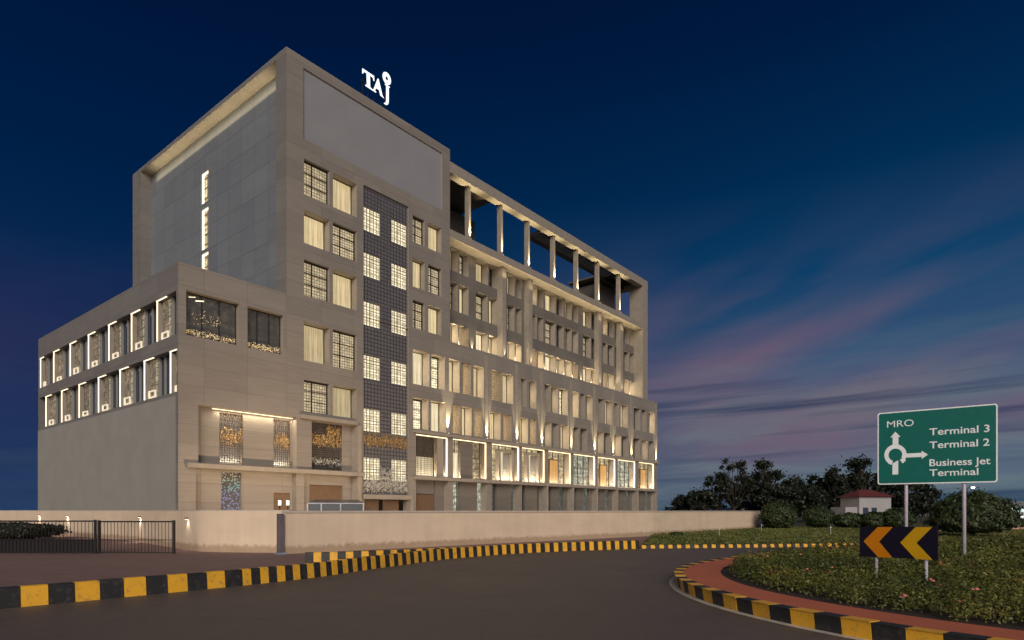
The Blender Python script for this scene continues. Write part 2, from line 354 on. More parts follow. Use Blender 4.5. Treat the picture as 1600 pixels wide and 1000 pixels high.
def cat(pts, n=16):          # Catmull-Rom through xy points
    P = [Vector(p) for p in pts]; P = [2*P[0]-P[1]]+P+[2*P[-1]-P[-2]]; out = []
    for i in range(1, len(P)-2):
        for k in range(n):
            t = k/n; a, b, c, d = P[i-1:i+3]
            out.append(.5*((2*b)+(c-a)*t+(2*a-5*b+4*c-d)*t*t+(3*b-a-3*c+d)*t**3))
    out.append(P[-2]); return out
def arclen(P):
    s = [0]
    for a, b in zip(P, P[1:]): s.append(s[-1]+(b-a).length)
    return s
def at_s(P, S, s):
    s = min(max(s, 0), S[-1]-1e-6)
    for i in range(len(S)-1):
        if S[i+1] >= s:
            f = (s-S[i])/max(1e-9, S[i+1]-S[i]); p = P[i].lerp(P[i+1], f); d = (P[i+1]-P[i]).normalized(); return p, d
def offset(P, d):            # to the left of travel
    out = []
    for i, p in enumerate(P):
        a = P[max(0, i-1)]; b = P[min(len(P)-1, i+1)]; t = (b-a).normalized(); out.append(Vector((p.x-t.y*d, p.y+t.x*d)))
    return out
def kerb(name, label, pts, h, width, lens, z0=0, first=0, smoothed=True, gap=.012):
    """kerb stones painted in turn black and yellow, sloped face; 'width' goes to the left of travel"""
    P = cat(pts) if smoothed else [Vector(p) for p in pts]; S = arclen(P); mb = MB(); s = 0; k = first
    while s < S[-1]-.05:
        L = lens(s) if callable(lens) else lens
        (p, d), (q, e) = at_s(P, S, s+gap/2), at_s(P, S, s+L-gap/2)
        nl = Vector((-d.y, d.x)); ml = Vector((-e.y, e.x)); n = len(mb.v)
        jz = random.uniform(-.009, .006); b = .022; j1, j2 = random.uniform(-.008, .008), random.uniform(-.008, .008)
        prof = [(0, z0), (.035, z0+h-b), (.035+b, z0+h+jz), (width-b, z0+h+jz), (width, z0+h-b), (width, z0)]
        for (o_, zz) in prof: mb.v.append((p.x+nl.x*(o_+j1), p.y+nl.y*(o_+j1), zz))
        for (o_, zz) in prof: mb.v.append((q.x+ml.x*(o_+j2), q.y+ml.y*(o_+j2), zz))
        K = len(prof)
        for i in range(K-1): mb.f.append((n+i, n+K+i, n+K+i+1, n+i+1)); mb.m.append(k % 2)
        mb.f.append(tuple(n+i for i in range(K))); mb.m.append(k % 2)
        mb.f.append(tuple(n+K+i for i in range(K-1, -1, -1))); mb.m.append(k % 2)
        s += L; k += 1
    o = mb.build(name, [M['yellow'], M['black']]); return tag(o, label, 'kerb')
main = [(-22, 1.5), (-15.5, 6.3), (-11.6, 9.55), (-9.32, 11.51), (-8.56, 12.89), (-7.27, 14.1), (-5.4, 16.7), (-4.5, 19.6), (-2, 24.0), (1.1, 27.2), (6.1, 30.1)]
main = [(-16.5, 3.2), (-12.9, 7.2), (-11.3, 9.1), (-9.75, 11.1), (-7.27, 14.15), (-5.4, 16.9), (-4.0, 20.2), (-2.0, 24.1), (1.1, 27.3), (6.1, 30.1)]
PM = cat(main); SM = arclen(PM); sw = min(range(len(PM)), key=lambda i: abs(PM[i].x/PM[i].y-(381-800)/988) if PM[i].y > 8 else 99)
kerb('striped_kerb', 'tall black and yellow striped kerb curving along the left side of the road below the boundary wall', main, .39, .22, lambda s: .435 if s < SM[sw] else .24)
kerb('striped_kerb', 'short black and yellow striped kerb standing between the long kerb and the left end of the cream wall', [(-7.1, 21.7), (-4.6, 22.7), (-1.9, 25.0)], .37, .2, .27, first=1)
low = [(6.2, 30.15), (12, 31.0), (17.5, 32), (23, 34.4), (30, 39), (40, 46)]
kerb('striped_kerb', 'low black and yellow striped kerb along the front edge of the grass strip', low, .16, .18, .22)
# roundabout island
CX, CY = 13.5, 13.4
ang = [300-6*i for i in range(26)]
isl_o = [(CX+9.7*math.cos(R(a)), CY+9.7*math.sin(R(a))) for a in ang]+[(6.6, 20.3), (9.4, 23.1), (13.4, 26.1), (23.3, 32.6), (36, 39.5)]
POI = cat(isl_o, 6)
kerb('striped_kerb', 'black and yellow striped kerb round the planted roundabout', [tuple(p) for p in offset(POI, -.0)], .26, -.17, .455, smoothed=False)
def ribbon(name, P, d0, d1, z, m, thick=0):
    A = offset(P, d0); B = offset(P, d1); mb = MB()
    for i in range(len(P)-1): mb.quad([(A[i].x, A[i].y, z), (A[i+1].x, A[i+1].y, z), (B[i+1].x, B[i+1].y, z), (B[i].x, B[i].y, z)])
    return tag(mb.build(name, m), kind='structure')
ribbon('gutter', POI, .17, 0, .008, M['gutter'])
ribbon('path', POI, -.16, -1.08, .245, M['redpath'])
inner = offset(POI, -1.06)
mb = MB(); mb.quad([(p.x, p.y, .21) for p in inner]+[(45, 38, .21), (45, 4, .21), (CX+12, 3.5, .21)]); tag(mb.build('planting_bed', M['soil']), kind='structure')
hedge_line = offset(POI, -1.42)

# paving left of the road and the grass strip
P2 = offset(PM, .2)
# sheet('paving', [(-80, 2)]+[(p.x, p.y) for p in P2 if p.y > 3][::6]+[(12, 46), (-12, 46), (-90, 110)], .03, M['paving'])
pv = [(-70, 3.3)]+[(p.x, p.y) for p in P2 if p.y > 3.4][::6]+[(6.2, 30.5), (13, 48), (-20, 60), (-70, 100)]
sheet('pavement', pv, .03, M['paving'])
PL = offset(cat(low), .16)
sheet('lawn', [(p.x, p.y) for p in PL][::4]+[(75, 70), (62, 90), (29, 68), (20, 57), (9.9, 44.9)], .12, M['lawn'])
# far carriageway on the right
t = Mt('far_asphalt'); nz = t.noise(t.map(), .4, 4); t.col(t.ramp(nz, [(.3, c4(.12, .13, .12)), (.7, c4(.2, .21, .19))])).rough(.6); M['far_asphalt'] = t.m
sheet('road', [(24, 37), (60, 40), (140, 60), (170, 130), (70, 78), (36, 52)], .14, M['far_asphalt'])
mb = MB(); P = cat([(30, 48.5), (44, 55), (60, 66), (90, 92)], 8); A = offset(P, .25)
for i in range(len(P)-1):
    a, b, c_, d_ = P[i], P[i+1], A[i+1], A[i]
    mb.quad([(a.x, a.y, .14), (b.x, b.y, .14), (b.x, b.y, .34), (a.x, a.y, .34)]).quad([(a.x, a.y, .34), (b.x, b.y, .34), (c_.x, c_.y, .34), (d_.x, d_.y, .34)])
tag(mb.build('light_trail_strip', simple('pink_trail_tone', (.55, .30, .24), .7, 0, .3, .8)), 'long pinkish strip in place of the light trails on the far road beyond the round clipped tree', 'kerb')  # traffic light trails on the far road, built as a solid pink strip

# ================================================================ THE HOTEL
C0 = Vector((-15, 42)); HA = math.atan2(.777, .629)
dR = Vector((.629, .777)); dL = Vector((-.777, .629))
hotel = empty('hotel_building', (C0.x, C0.y, 0), HA)
tag(hotel, 'large pale stone hotel with many lit recessed windows and a roof terrace', 'hotel')
F = lambda off: (lambda a, d, z: (a, off+d, z))          # front-facing plane
G = lambda off: (lambda a, d, z: (off+d, a, z))          # left-facing plane
XL, XT, XW, XE = -6.9, 15.42, 51.94, 54.7                # podium left, tower right, upper wing end, podium end
DB = 26.0                                                # depth
ZP, ZT, ZU = 16.25, 32.6, 31.65
V1 = 1.3

Arows = [(23.35, 25.8), (20.05, 22.3), (16.5, 18.95), (12.05, 14.7), (8.55, 10.75)]
Drows = [(23.4, 25.55), (19.8, 22.1), (16.5, 18.75), (12.0, 14.78), (8.45, 10.93)]
STZ = [(22.75, 24.5), (19.35, 21.1), (15.68, 17.45), (11.7, 13.45), (7.75, 9.45), (4.1, 5.79)]
win = []     # (type, a0, a1, z0, z1, plane, depth, splay)
ops_tower, ops_pod, ops_wing = [], [], []
for i, (z0, z1) in enumerate(Arows):
    dst = ops_tower if i < 3 else ops_pod
    for (a0, a1), ty in (((1.34, 3.38), 'G' if i % 2 == 0 else 'C'), ((3.66, 5.72), 'C' if i % 2 == 0 else 'G')):
        d = .38 if ty == 'G' else .72
        dst.append((a0, a1, z0, z1, d, 0)); win.append((ty, a0, a1, z0, z1, 0, d, 0))
for i, (z0, z1) in enumerate(Drows[:3]):
    for (a0, a1), ty in (((11.2, 12.5), 'G' if i % 2 == 0 else 'C'), ((12.9, 14.4), 'C' if i % 2 == 0 else 'G')):
        d = .4 if ty == 'G' else .6
        ops_tower.append((a0, a1, z0, z1, d, 0)); win.append((ty, a0, a1, z0, z1, 0, d, 0))
ops_tower.append((1.29, 14.5, 27.12, 31.93, .12, 0))
ops_tower.append((6.33, 10.75, ZP, 26.0, .14, 0, 'b'))
ops_pod.append((6.33, 10.75, 3.05, ZP, .14, 0, 't'))
row4 = [('H', 11.2, 13.03), ('J', 13.25, 14.81), ('R', 15.3, 16.6), ('S', 16.93, 18.08), ('R', 18.4, 19.79), ('S', 20.67, 22.32), ('R', 22.45, 24.04), ('n', 25.24, 26.15), ('r', 26.57, 27.73),
        ('n', 29.15, 30.2), ('r', 30.39, 31.6), ('J', 31.8, 33.36), ('R', 34.1, 35.49), ('n', 35.9, 36.8), ('r', 37.06, 38.41), ('n', 39.67, 40.9), ('r', 41.15, 42.87), ('n', 43.33, 44.5), ('r', 44.87, 46.63), ('n', 48.2, 49.9), ('n', 50.3, 51.6), ('R', 52.31, 53.96)]
row5 = [('J', 11.25, 12.9), ('H', 13.2, 14.95), ('S', 15.65, 16.72), ('R', 16.9, 18.15), ('S', 18.45, 19.6), ('R', 20.6, 22.15), ('S', 22.4, 23.75), ('R', 25.05, 26.35), ('S', 26.67, 27.73),
        ('r', 29.15, 30.3), ('n', 30.5, 31.67), ('R', 32, 33.6), ('n', 34.4, 35.6), ('n', 35.9, 37.3), ('r', 39.3, 40.8), ('n', 41, 42.5), ('R', 43.3, 44.87), ('n', 45.2, 46.8), ('n', 48.1, 49.8), ('r', 50.2, 51.9), ('n', 52.3, 53.8)]
for row, (z0, z1) in ((row4, (12.0, 14.78)), (row5, (8.42, 10.93))):
    for ty, a0, a1 in row:
        d = .8; ops_pod.append((a0, a1, z0, z1, d, .12)); win.append((ty, a0, a1, z0, z1, 0, d, .12))
ups = [('C', 16.82, 17.75), ('G', 17.92, 19.14), ('C', 20.14, 21.8), ('D', 22.0, 23.2), ('C', 24.75, 25.85), ('D', 26.06, 26.95), ('r', 28.6, 29.55), ('D', 29.72, 30.7), ('C', 31.06, 32.94), ('D', 33.15, 34.5),
       ('C', 34.78, 36.05), ('G', 36.25, 37.4), ('C', 38.44, 40.1), ('D', 40.3, 41.6), ('r', 42.8, 43.85), ('D', 44.05, 45.4), ('D', 45.8, 46.8), ('D', 48.0, 49.35), ('C', 49.52, 51.1), ('D', 51.25, 51.8)]
sww = {'C': 'G', 'G': 'C', 'D': 'D', 'r': 'n'}
for ri, (z0, z1) in enumerate([(23.1, 25.1), (19.6, 22.1), (ZP+.12, 18.45)]):
    for k, (ty, a0, a1) in enumerate(ups):
        if ri == 1: ty = sww[ty] if k not in (3, 11) else 'C'
        if ri == 2: ty = {'C': 'H', 'G': 'S', 'D': 'R' if k % 2 else 'S', 'r': 'S'}[ty]
        d = .75; ops_wing.append((a0, a1, z0, z1, d, .1)); win.append((ty, a0, a1, z0, z1, V1, d, .1))
boxes = [(11.54, 15.2), (15.8, 20.2), (20.9, 25.0), (25.4, 29.2), (29.8, 34.0), (34.5, 39.0), (39.5, 43.6), (44.1, 48.6), (49.5, 53.8)]
for a0, a1 in boxes: ops_pod.append((a0, a1, 4.65, 8.0, 1.0, 0))
GW = [(-6.45, -3.23), (-2.68, -.19)]
for a0, a1 in GW: ops_pod.append((a0, a1, 12.1, 14.73, .45, 0))
ops_pod.append((-5.75, .78, 4.65, 8.1, .5, 0)); ops_pod.append((1.94, 5.65, 4.65, 8.05, .5, 0))
ops_pod.append((-5.9, .75, 0, 4.3, .5, 0)); ops_pod.append((1.35, 5.65, 0, 4.3, .5, 0)); ops_pod.append((6.4, 10.7, 0, 2.65, .6, 0))
for a0, a1 in boxes: ops_pod.append((a0, a1, 0, 4.3, .8, 0))
# walls
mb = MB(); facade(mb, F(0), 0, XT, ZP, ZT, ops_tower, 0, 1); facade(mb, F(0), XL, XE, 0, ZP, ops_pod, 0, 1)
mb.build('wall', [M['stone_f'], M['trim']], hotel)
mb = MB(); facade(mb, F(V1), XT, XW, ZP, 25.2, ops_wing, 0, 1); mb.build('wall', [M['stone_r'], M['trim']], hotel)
# tower left side: deep framed recess
L0, L1 = 1.25, 23.7
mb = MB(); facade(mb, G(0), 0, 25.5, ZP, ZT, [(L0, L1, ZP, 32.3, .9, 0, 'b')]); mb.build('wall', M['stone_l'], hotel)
SL0, SL1 = 12.78, 14.05
slots = [(26.7, 29.25), (22.95, 26.3), (16.3, 22.7)]
mb = MB(); facade(mb, G(.9), L0, L1, ZP, 32.3, [(SL0, SL1, a, b, .3) for a, b in slots]); mb.build('wall', M['panel_l'], hotel)
for a, b in ((26.32, 26.68), (22.72, 22.93)): MB().box(.97, 1.1, SL0+.02, SL1-.02, a, b).build('spandrel', M['signpanel'], hotel)
for a, b in slots:
    o = MB().quad([(1.18, SL0, a), (1.18, SL1, a), (1.18, SL1, b), (1.18, SL0, b)]).build('slot_window', M['interior'], hotel)
    MB().box(1.0, 1.12, SL1-.13, SL1-.02, a+.02, b-.02).box(1.0, 1.12, SL0+.02, SL1-.14, b-.14, b-.02).build('light_strip', M['ledw'], o)
    f = MB()
    zz = a+.5
    while zz < b-.2: f.box(1.08, 1.16, SL0+.02, SL1-.15, zz, zz+.06); zz += .8
    f.box(1.08, 1.16, SL0+.5, SL0+.56, a+.01, b-.16).build('frame', M['trim'], o)
# other sides, roofs
mb = MB()
mb.quad([(XT, 0, ZP), (XT, 25.5, ZP), (XT, 25.5, ZT), (XT, 0, ZT)]); mb.quad([(0, 25.5, ZP), (XT, 25.5, ZP), (XT, 25.5, ZT), (0, 25.5, ZT)])
mb.quad([(XE, 0, 0), (XE, DB, 0), (XE, DB, ZP), (XE, 0, ZP)]); mb.quad([(XL, DB+.5, 0), (XE, DB+.5, 0), (XE, DB+.5, ZP), (XL, DB+.5, ZP)])
mb.quad([(XW, V1, ZP), (XW, DB, ZP), (XW, DB, 25.2), (XW, V1, 25.2)]); mb.quad([(XT, DB, ZP), (XW, DB, ZP), (XW, DB, 25.2), (XT, DB, 25.2)])
mb.build('wall', M['stone_l'], hotel)
MB().quad([(0, 0, ZT), (XT, 0, ZT), (XT, 25.5, ZT), (0, 25.5, ZT)]).box(.02, XT-.02, .02, .5, ZT+.003, ZT+.06).box(.02, .5, .52, 25.4, ZT+.003, ZT+.06).build('roof', M['trim'], hotel)
mb = MB(); mb.quad([(XL, 0, ZP), (XE, 0, ZP), (XE, V1, ZP), (XL, V1, ZP)]); mb.quad([(XL, V1, ZP), (-.02, V1, ZP), (-.02, 26.5, ZP), (XL, 26.5, ZP)]); mb.quad([(XW+.01, V1, ZP), (XE, V1, ZP), (XE, DB, ZP), (XW+.01, DB, ZP)])
mb.build('roof', M['trim'], hotel)
MB().box(1.29, 14.5, .1, .118, 27.12, 31.93).build('sign_panel', M['signpanel'], hotel)
# podium left side
Lw_up = [(1.67+3.93*i, 3.0+3.93*i) for i in range(7)]; Lw_up = [(a, b+.1) for a, b in Lw_up]
Lw_lo = [(.2, 1.25)]+[(3.5+3.95*i, 5.0+3.95*i) for i in range(6)]
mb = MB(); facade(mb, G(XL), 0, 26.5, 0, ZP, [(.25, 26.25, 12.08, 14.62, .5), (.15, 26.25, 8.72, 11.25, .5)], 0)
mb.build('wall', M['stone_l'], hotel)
MB().box(XL-.03, XL+.0, .35, 26.5, 0, 8.5).build('plaster_panel', M['plaster'], hotel)
for (z0, z1, lst) in ((12.08, 14.62, Lw_up), (8.72, 11.25, Lw_lo)):
    o = MB().quad([(XL+.48, .15, z0), (XL+.48, 26.3, z0), (XL+.48, 26.3, z1), (XL+.48, .15, z1)]).build('ribbon_glass', M['darkglass'], hotel)
    f = MB()
    for a, b in lst:
        MB().box(XL+.33, XL+.47, a-.13 if a > 1 else .16, a-.02, z0+.01, z1-.01).build('mullion', M['plaster'], o)
        g = b+.62
        while g < a+3.4 and g < 26: MB().box(XL+.36, XL+.47, g, g+.07, z0+.01, z1-.01).build('mullion', M['plaster'], o); g += .8
    for a, b in lst:
        b = min(b, 26.2)
        p = MB().quad([(XL+.42, a, z0+.02), (XL+.42, b, z0+.02), (XL+.42, b, z1-.02), (XL+.42, a, z1-.02)]).build('side_window', M['sideroom'], hotel)
        MB().box(XL+.04, XL+.4, b-.07, b, z0+.02, z1-.1).build('reveal', M['trim'], p)
        MB().box(XL+.03, XL+.09, b-.12, b-.07, z0+.02, z1-.07).box(XL+.03, XL+.09, a+.01, b, z1-.065, z1-.02).build('light_strip', M['ledw'], p)
        h = random.uniform(.38, .55)
        q = MB(); y0, y1 = a+.25, b-.3
        q.box(XL+.2, XL+.3, y0, y1, z0+.12, z0+.2).box(XL+.2, XL+.3, y0, y1, z0+h, z0+h+.07).box(XL+.2, XL+.3, y0, y0+.07, z0+.21, z0+h-.01).box(XL+.2, XL+.3, y1-.07, y1, z0+.21, z0+h-.01)
        q.build('display_lamp', M['ledd'], p)
        MB().box(XL+.32, XL+.38, a+.03, b-.14, z0+.025, z0+.06).build('floor_light', M['ledw'], p)  # glowing bar added behind the display for warmth low in the window
        f2 = MB()
        for zz in (z0+.95, z0+1.5, z0+2.0): f2.box(XL+.38, XL+.41, a+.02, b-.12, zz, zz+.03)
        f2.box(XL+.38, XL+.41, (a+b)/2, (a+b)/2+.04, z0+.9, z1-.15).build('frame', M['trim'], p)

ADDED_FLOODS = []
# windows
cache = {}
def wmesh(ty, w_, h_):
    key = (ty, round(w_, 2), round(h_, 2))
    if key in cache: return cache[key]
    if ty == 'frame3':
        m = MB(); b = .07; m.box(0, w_, 0, .09, 0, b).box(0, w_, 0, .09, h_-b*1.8, h_).box(0, b, 0, .09, b, h_-b*1.8).box(w_-b, w_, 0, .09, b, h_-b*1.8)
        k = w_*.36; m.box(k, k+b, 0, .09, b, h_-b*1.8)
        for f in (.34, .66): m.box(b, k, .01, .08, h_*f, h_*f+.06).box(k+b, w_-b, .01, .08, h_*f, h_*f+.06)
        r = m.mesh('frame', M['dark_metal'])
    elif ty == 'frame1':
        m = MB(); b = .05; m.box(0, w_, 0, .06, 0, b).box(0, w_, 0, .06, h_-b, h_).box(0, b, 0, .06, b, h_-b).box(w_-b, w_, 0, .06, b, h_-b)
        r = m.mesh('frame', M['dark_metal'])
    elif ty == 'screen':
        m = MB(); s = .16
        n = max(2, round(w_/s)); k = max(2, round(h_/s))
        for i in range(n+1): x = (w_-.03)*i/n; m.box(x, x+.03, 0, .03, 0, h_)
        for i in range(k+1): z = (h_-.03)*i/k; m.box(.001, w_-.001, .005, .025, z, z+.03)
        r = m.mesh('screen', M['screen'])
    elif ty == 'strip':
        r = MB().box(0, .03, 0, .25, 0, h_).mesh('light_strip', M['strip_in'])  # hidden glowing strip, added on the left jamb to brighten the opening
    elif ty == 'jframe':
        m = MB(); b = .05
        for i in range(6): x = (w_-b)*i/5; m.box(x, x+b*(1.4 if i in (0, 5, 2) else .6), 0, .05, 0, h_)
        for i in range(7): z = (h_-b)*i/6; m.box(.001, w_-.001, .005, .04, z, z+.03)
        r = m.mesh('frame', M['trim'])
    else:
        m = MB(); m.quad([(0, 0, 0), (w_, 0, 0), (w_, 0, h_), (0, 0, h_)]); r = m.mesh('pane', M[ty])
    cache[key] = r; return r
def inst(name, me, loc, parent):
    o = bpy.data.objects.new(name, me); col.objects.link(o); o.location = loc; o.parent = parent; return o
NM = {'G': 'grid_window', 'C': 'curtained_window', 'D': 'dark_window', 'R': 'window', 'r': 'window', 'n': 'window', 'S': 'screened_window', 'H': 'curtained_window', 'J': 'grid_window'}
for ty, a0, a1, z0, z1, pl, d, sp in win:
    w_, h_ = a1-a0-sp, z1-z0; y = pl+d
    pm = {'G': 'lattice', 'C': 'curtain', 'D': 'dimroom', 'R': 'curtain', 'r': 'curtain', 'n': 'dimroom', 'S': 'lattice', 'H': 'curtain_hot', 'J': 'lattice_hot'}[ty]
    
    p = inst(NM[ty], wmesh(pm, w_, h_), (a0, y-.01, z0), hotel)
    if ty in 'GDJ': inst('frame', wmesh('frame3', w_, h_), (0, -.12, 0), p)
    elif ty in 'CHRrn': inst('frame', wmesh('frame1', w_, h_), (0, -.08, 0), p)
    if ty == 'S':
        inst('screen', wmesh('screen', a1-a0-.04, h_-.04), (.02, -d+.12, .02), p)
        inst('light_strip', wmesh('strip', 0, h_-.2), (.01, -.34, .1), p)
    if ty in 'RHJ' and w_ < 2: inst('light_strip', wmesh('strip', 0, h_-.2), (.01, -.34, .1), p)
    if ty == 'r': inst('light_strip', wmesh('strip', 0, round(h_*.35, 2)), (.01, -.34, h_*.3), p)

for x, e, yy_ in ((-5, 120, -6.5), (1, 120, -6.5), (7, 70, -7), (13, 60, -7), (20, 50, -7), (29, 45, -7), (39, 40, -7), (49, 35, -7)): ADDED_FLOODS.append((x, yy_, e))  # unseen forecourt floods, added to warm the lower stone front
# stair tower screen with its twelve lit windows
mb = MB(); sops = []
for z0, z1 in STZ:
    for a0, a1 in ((6.42, 8.02), (9.09, 10.68)): sops.append((a0, a1, z0-.35 if False else z0, z1, .12))
facade(mb, F(.13), 6.33, 10.75, 3.05, 26.0, sops); mb.build('lattice_screen', M['jali'], hotel)
for a0, a1, z0, z1, d in sops:
    p = inst('stair_window', wmesh('lattice_hot', a1-a0, z1-z0), (a0, .24, z0), hotel)
    inst('frame', wmesh('jframe', a1-a0, z1-z0), (0, -.07, 0), p)
# scattered leaf motifs on the screens
def motif(name, x0, x1, z0, z1, y, n, m, parent, s=.13, seed=1):
    rg = random.Random(seed); mb = MB()
    for i in range(n):
        x, z = rg.uniform(x0, x1), z0+(z1-z0)*(rg.random()*.55+rg.random()*.45); a = rg.uniform(0, 6.28); l = s*rg.uniform(.6, 1.4); w2 = l*.32
        ca, sa = math.cos(a), math.sin(a); yy = y-rg.uniform(0, .04)
        P = [(-l, 0), (-.2*l, -w2), (l, 0), (-.2*l, w2)]
        mb.quad([(x+px*ca-pz*sa, yy-.03*(px > 0), z+px*sa+pz*ca) for px, pz in P])
    return tag(mb.build(name, m, parent), kind='stuff')
motif('leaf_motif', 6.45, 10.65, 6.5, 7.8, .1, 800, M['gold'], hotel, .075, 2)
motif('leaf_motif', 6.45, 10.65, 3.1, 4.5, .1, 900, M['silver'], hotel, .085, 3)
motif('leaf_motif', 7.9, 9.3, 4.1, 5.2, .1, 110, M['silver'], hotel, .11, 4)

# podium front: glass gallery windows with golden garland behind
for i, (a0, a1) in enumerate(GW):
    p = inst('gallery_window', wmesh('gallery', a1-a0, 2.63), (a0, .44, 12.1), hotel)
    f = MB(); b = .06
    f.box(0, a1-a0, -.06, -.01, 0, b).box(0, a1-a0, -.06, -.01, 2.57, 2.63)
    for k in range(4): x = (a1-a0-b)*k/3; f.box(x, x+b, -.055, -.012, b, 2.57)
    f.build('frame', M['dark_metal'], p)
    o = motif('garland', .1, a1-a0-.1, .08, .55, -.07, 230, M['glowdots'], p, .035, 10+i)
    if i == 0:
        motif('garland', .5, 2.2, .8, 1.8, -.07, 70, M['glowdots'], p, .03, 20)
        MB().quad([(.7, -.08, 2.2), (1.2, -.08, 2.3), (1.2, -.08, 2.36), (.7, -.08, 2.26)]).quad([(.3, -.08, 2.34), (.7, -.08, 2.42), (.7, -.08, 2.46), (.3, -.08, 2.38)]).build('ceiling_lamp', M['ledw'], p)

# podium front: recessed bay with two lattice windows, cove light, slabs
mb = MB(); facade(mb, F(.5), -5.75, .78, 4.65, 8.1, [(-4.24, -2.72, 4.75, 7.9, .35), (-.61, .62, 4.75, 7.9, .35)]); facade(mb, F(.5), 1.94, 5.65, 4.65, 8.05, [(1.96, 4.78, 4.7, 8.0, .3)])
facade(mb, F(.5), -5.9, .75, 0, 4.3, [(-4.12, -2.81, 0, 4.2, .2), (-.6, .6, 0, 3.0, .2)]); facade(mb, F(.5), 1.35, 5.65, 0, 4.3, [(2.09, 4.85, 0, 3.62, .2)])
mb.build('wall', M['stone_f'], hotel)
def area(x, y, z, sx, sy, e, rot, c=(1, .8, .52), name='area_lamp'):
    l = bpy.data.lights.new(name, 'AREA'); l.shape = 'RECTANGLE'; l.size = sx; l.size_y = sy; l.energy = e; l.color = c
    o = bpy.data.objects.new(name, l); col.objects.link(o); o.parent = hotel; o.location = (x, y, z); o.rotation_euler = rot; return o
UP = (R(180), 0, 0)
for a0, a1 in ((-4.24, -2.72), (-.61, .62)):
    p = inst('tall_window', wmesh('curtain', a1-a0, 3.15), (a0, .845, 4.75), hotel)
    p.data = MB().quad([(0, 0, 0), (a1-a0, 0, 0), (a1-a0, 0, 3.15), (0, 0, 3.15)]).mesh('pane', M['signpanel'])
    inst('screen', wmesh('screen', a1-a0-.02, 3.13), (.01, -.3, .01), p)
    MB().box(.05, a1-a0-.05, -.2, -.1, .01, .05).build('light_strip', M['led'], p)
    motif('leaf_motif', .05, a1-a0-.05, 1.1, 2.3, -.32, 260, M['gold'], p, .055, int(a0*7)+40)
    area((a0+a1)/2, .72, 4.83, a1-a0-.2, .06, 14, UP)
MB().box(-4.7, .76, .44, .49, 8.03, 8.06).build('light_strip', M['led'], hotel)
p = inst('tall_window', MB().quad([(0, 0, 0), (2.82, 0, 0), (2.82, 0, 3.3), (0, 0, 3.3)]).mesh('pane', M['dimroom']), (1.96, .79, 4.7), hotel)
inst('screen', wmesh('screen', 2.78, 3.28), (.02, -.28, .01), p)
motif('leaf_motif', .05, 2.75, 1.5, 2.6, -.31, 460, M['gold'], p, .065, 61); motif('leaf_motif', 1.5, 2.6, 2.3, 3.2, -.31, 200, M['gold'], p, .065, 62); motif('leaf_motif', .1, 2.75, 1*.2, .9, -.31, 230, M['silver'], p, .06, 63)
MB().box(5.66, 6.0, -.22, 0, 0, 8.05).box(1.0, 5.65, -.22, 0, 8.06, 8.32).box(-6.5, 6.2, -.3, 0, 4.33, 4.6).build('frame', M['trim'], hotel)
MB().box(6.2, 11.0, -.2, .1, 2.68, 3.02).box(10.8, 11.1, -.2, 0, 0, 2.67).build('lintel', M['trim'], hotel)
def shutter(x0, x1, z1, y):
    m = MB(); z = 0
    while z < z1-.01: zz = min(z+.12, z1); m.box(x0, x1, y+.0, y+.05, z, zz-.012); m.box(x0, x1, y+.02, y+.05, zz-.012, zz); z += .12
    return m.build('roller_shutter', M['shutter'], hotel)
shutter(2.09, 4.85, 3.62, .62); shutter(-.6, .6, 3.0, .62)
t = Mt('coloured_light_glass'); v = t.map(); vo = t.n('ShaderNodeTexVoronoi'); t.l(v, vo.inputs['Vector']); vo.inputs['Scale'].default_value = 9
sp_ = t.n('ShaderNodeSeparateXYZ'); t.l(v, sp_.inputs[0])
cc = t.ramp(t.math('MULTIPLY', sp_.outputs[2], .24), [(.0, c4(.5, .4, 1)), (.7, c4(.35, .45, 1)), (.8, c4(.3, 1, .9)), (.95, c4(1, .8, .5))])
t.col(c4(.1, .1, .1)).rough(.2).emit(cc, t.math('MULTIPLY', t.math('LESS_THAN', vo.outputs['Distance'], .4), .35)); M['colourglass'] = t.m
inst('tall_window', MB().quad([(0, 0, 0), (1.31, 0, 0), (1.31, 0, 4.2), (0, 0, 4.2)]).mesh('pane', M['colourglass']), (-4.12, .69, 0), hotel)
for x in (6.6, 8.6): MB().box(x, x+1.6, .55, .59, 0, 2.6).build('entrance_door', M['shutter'], hotel)

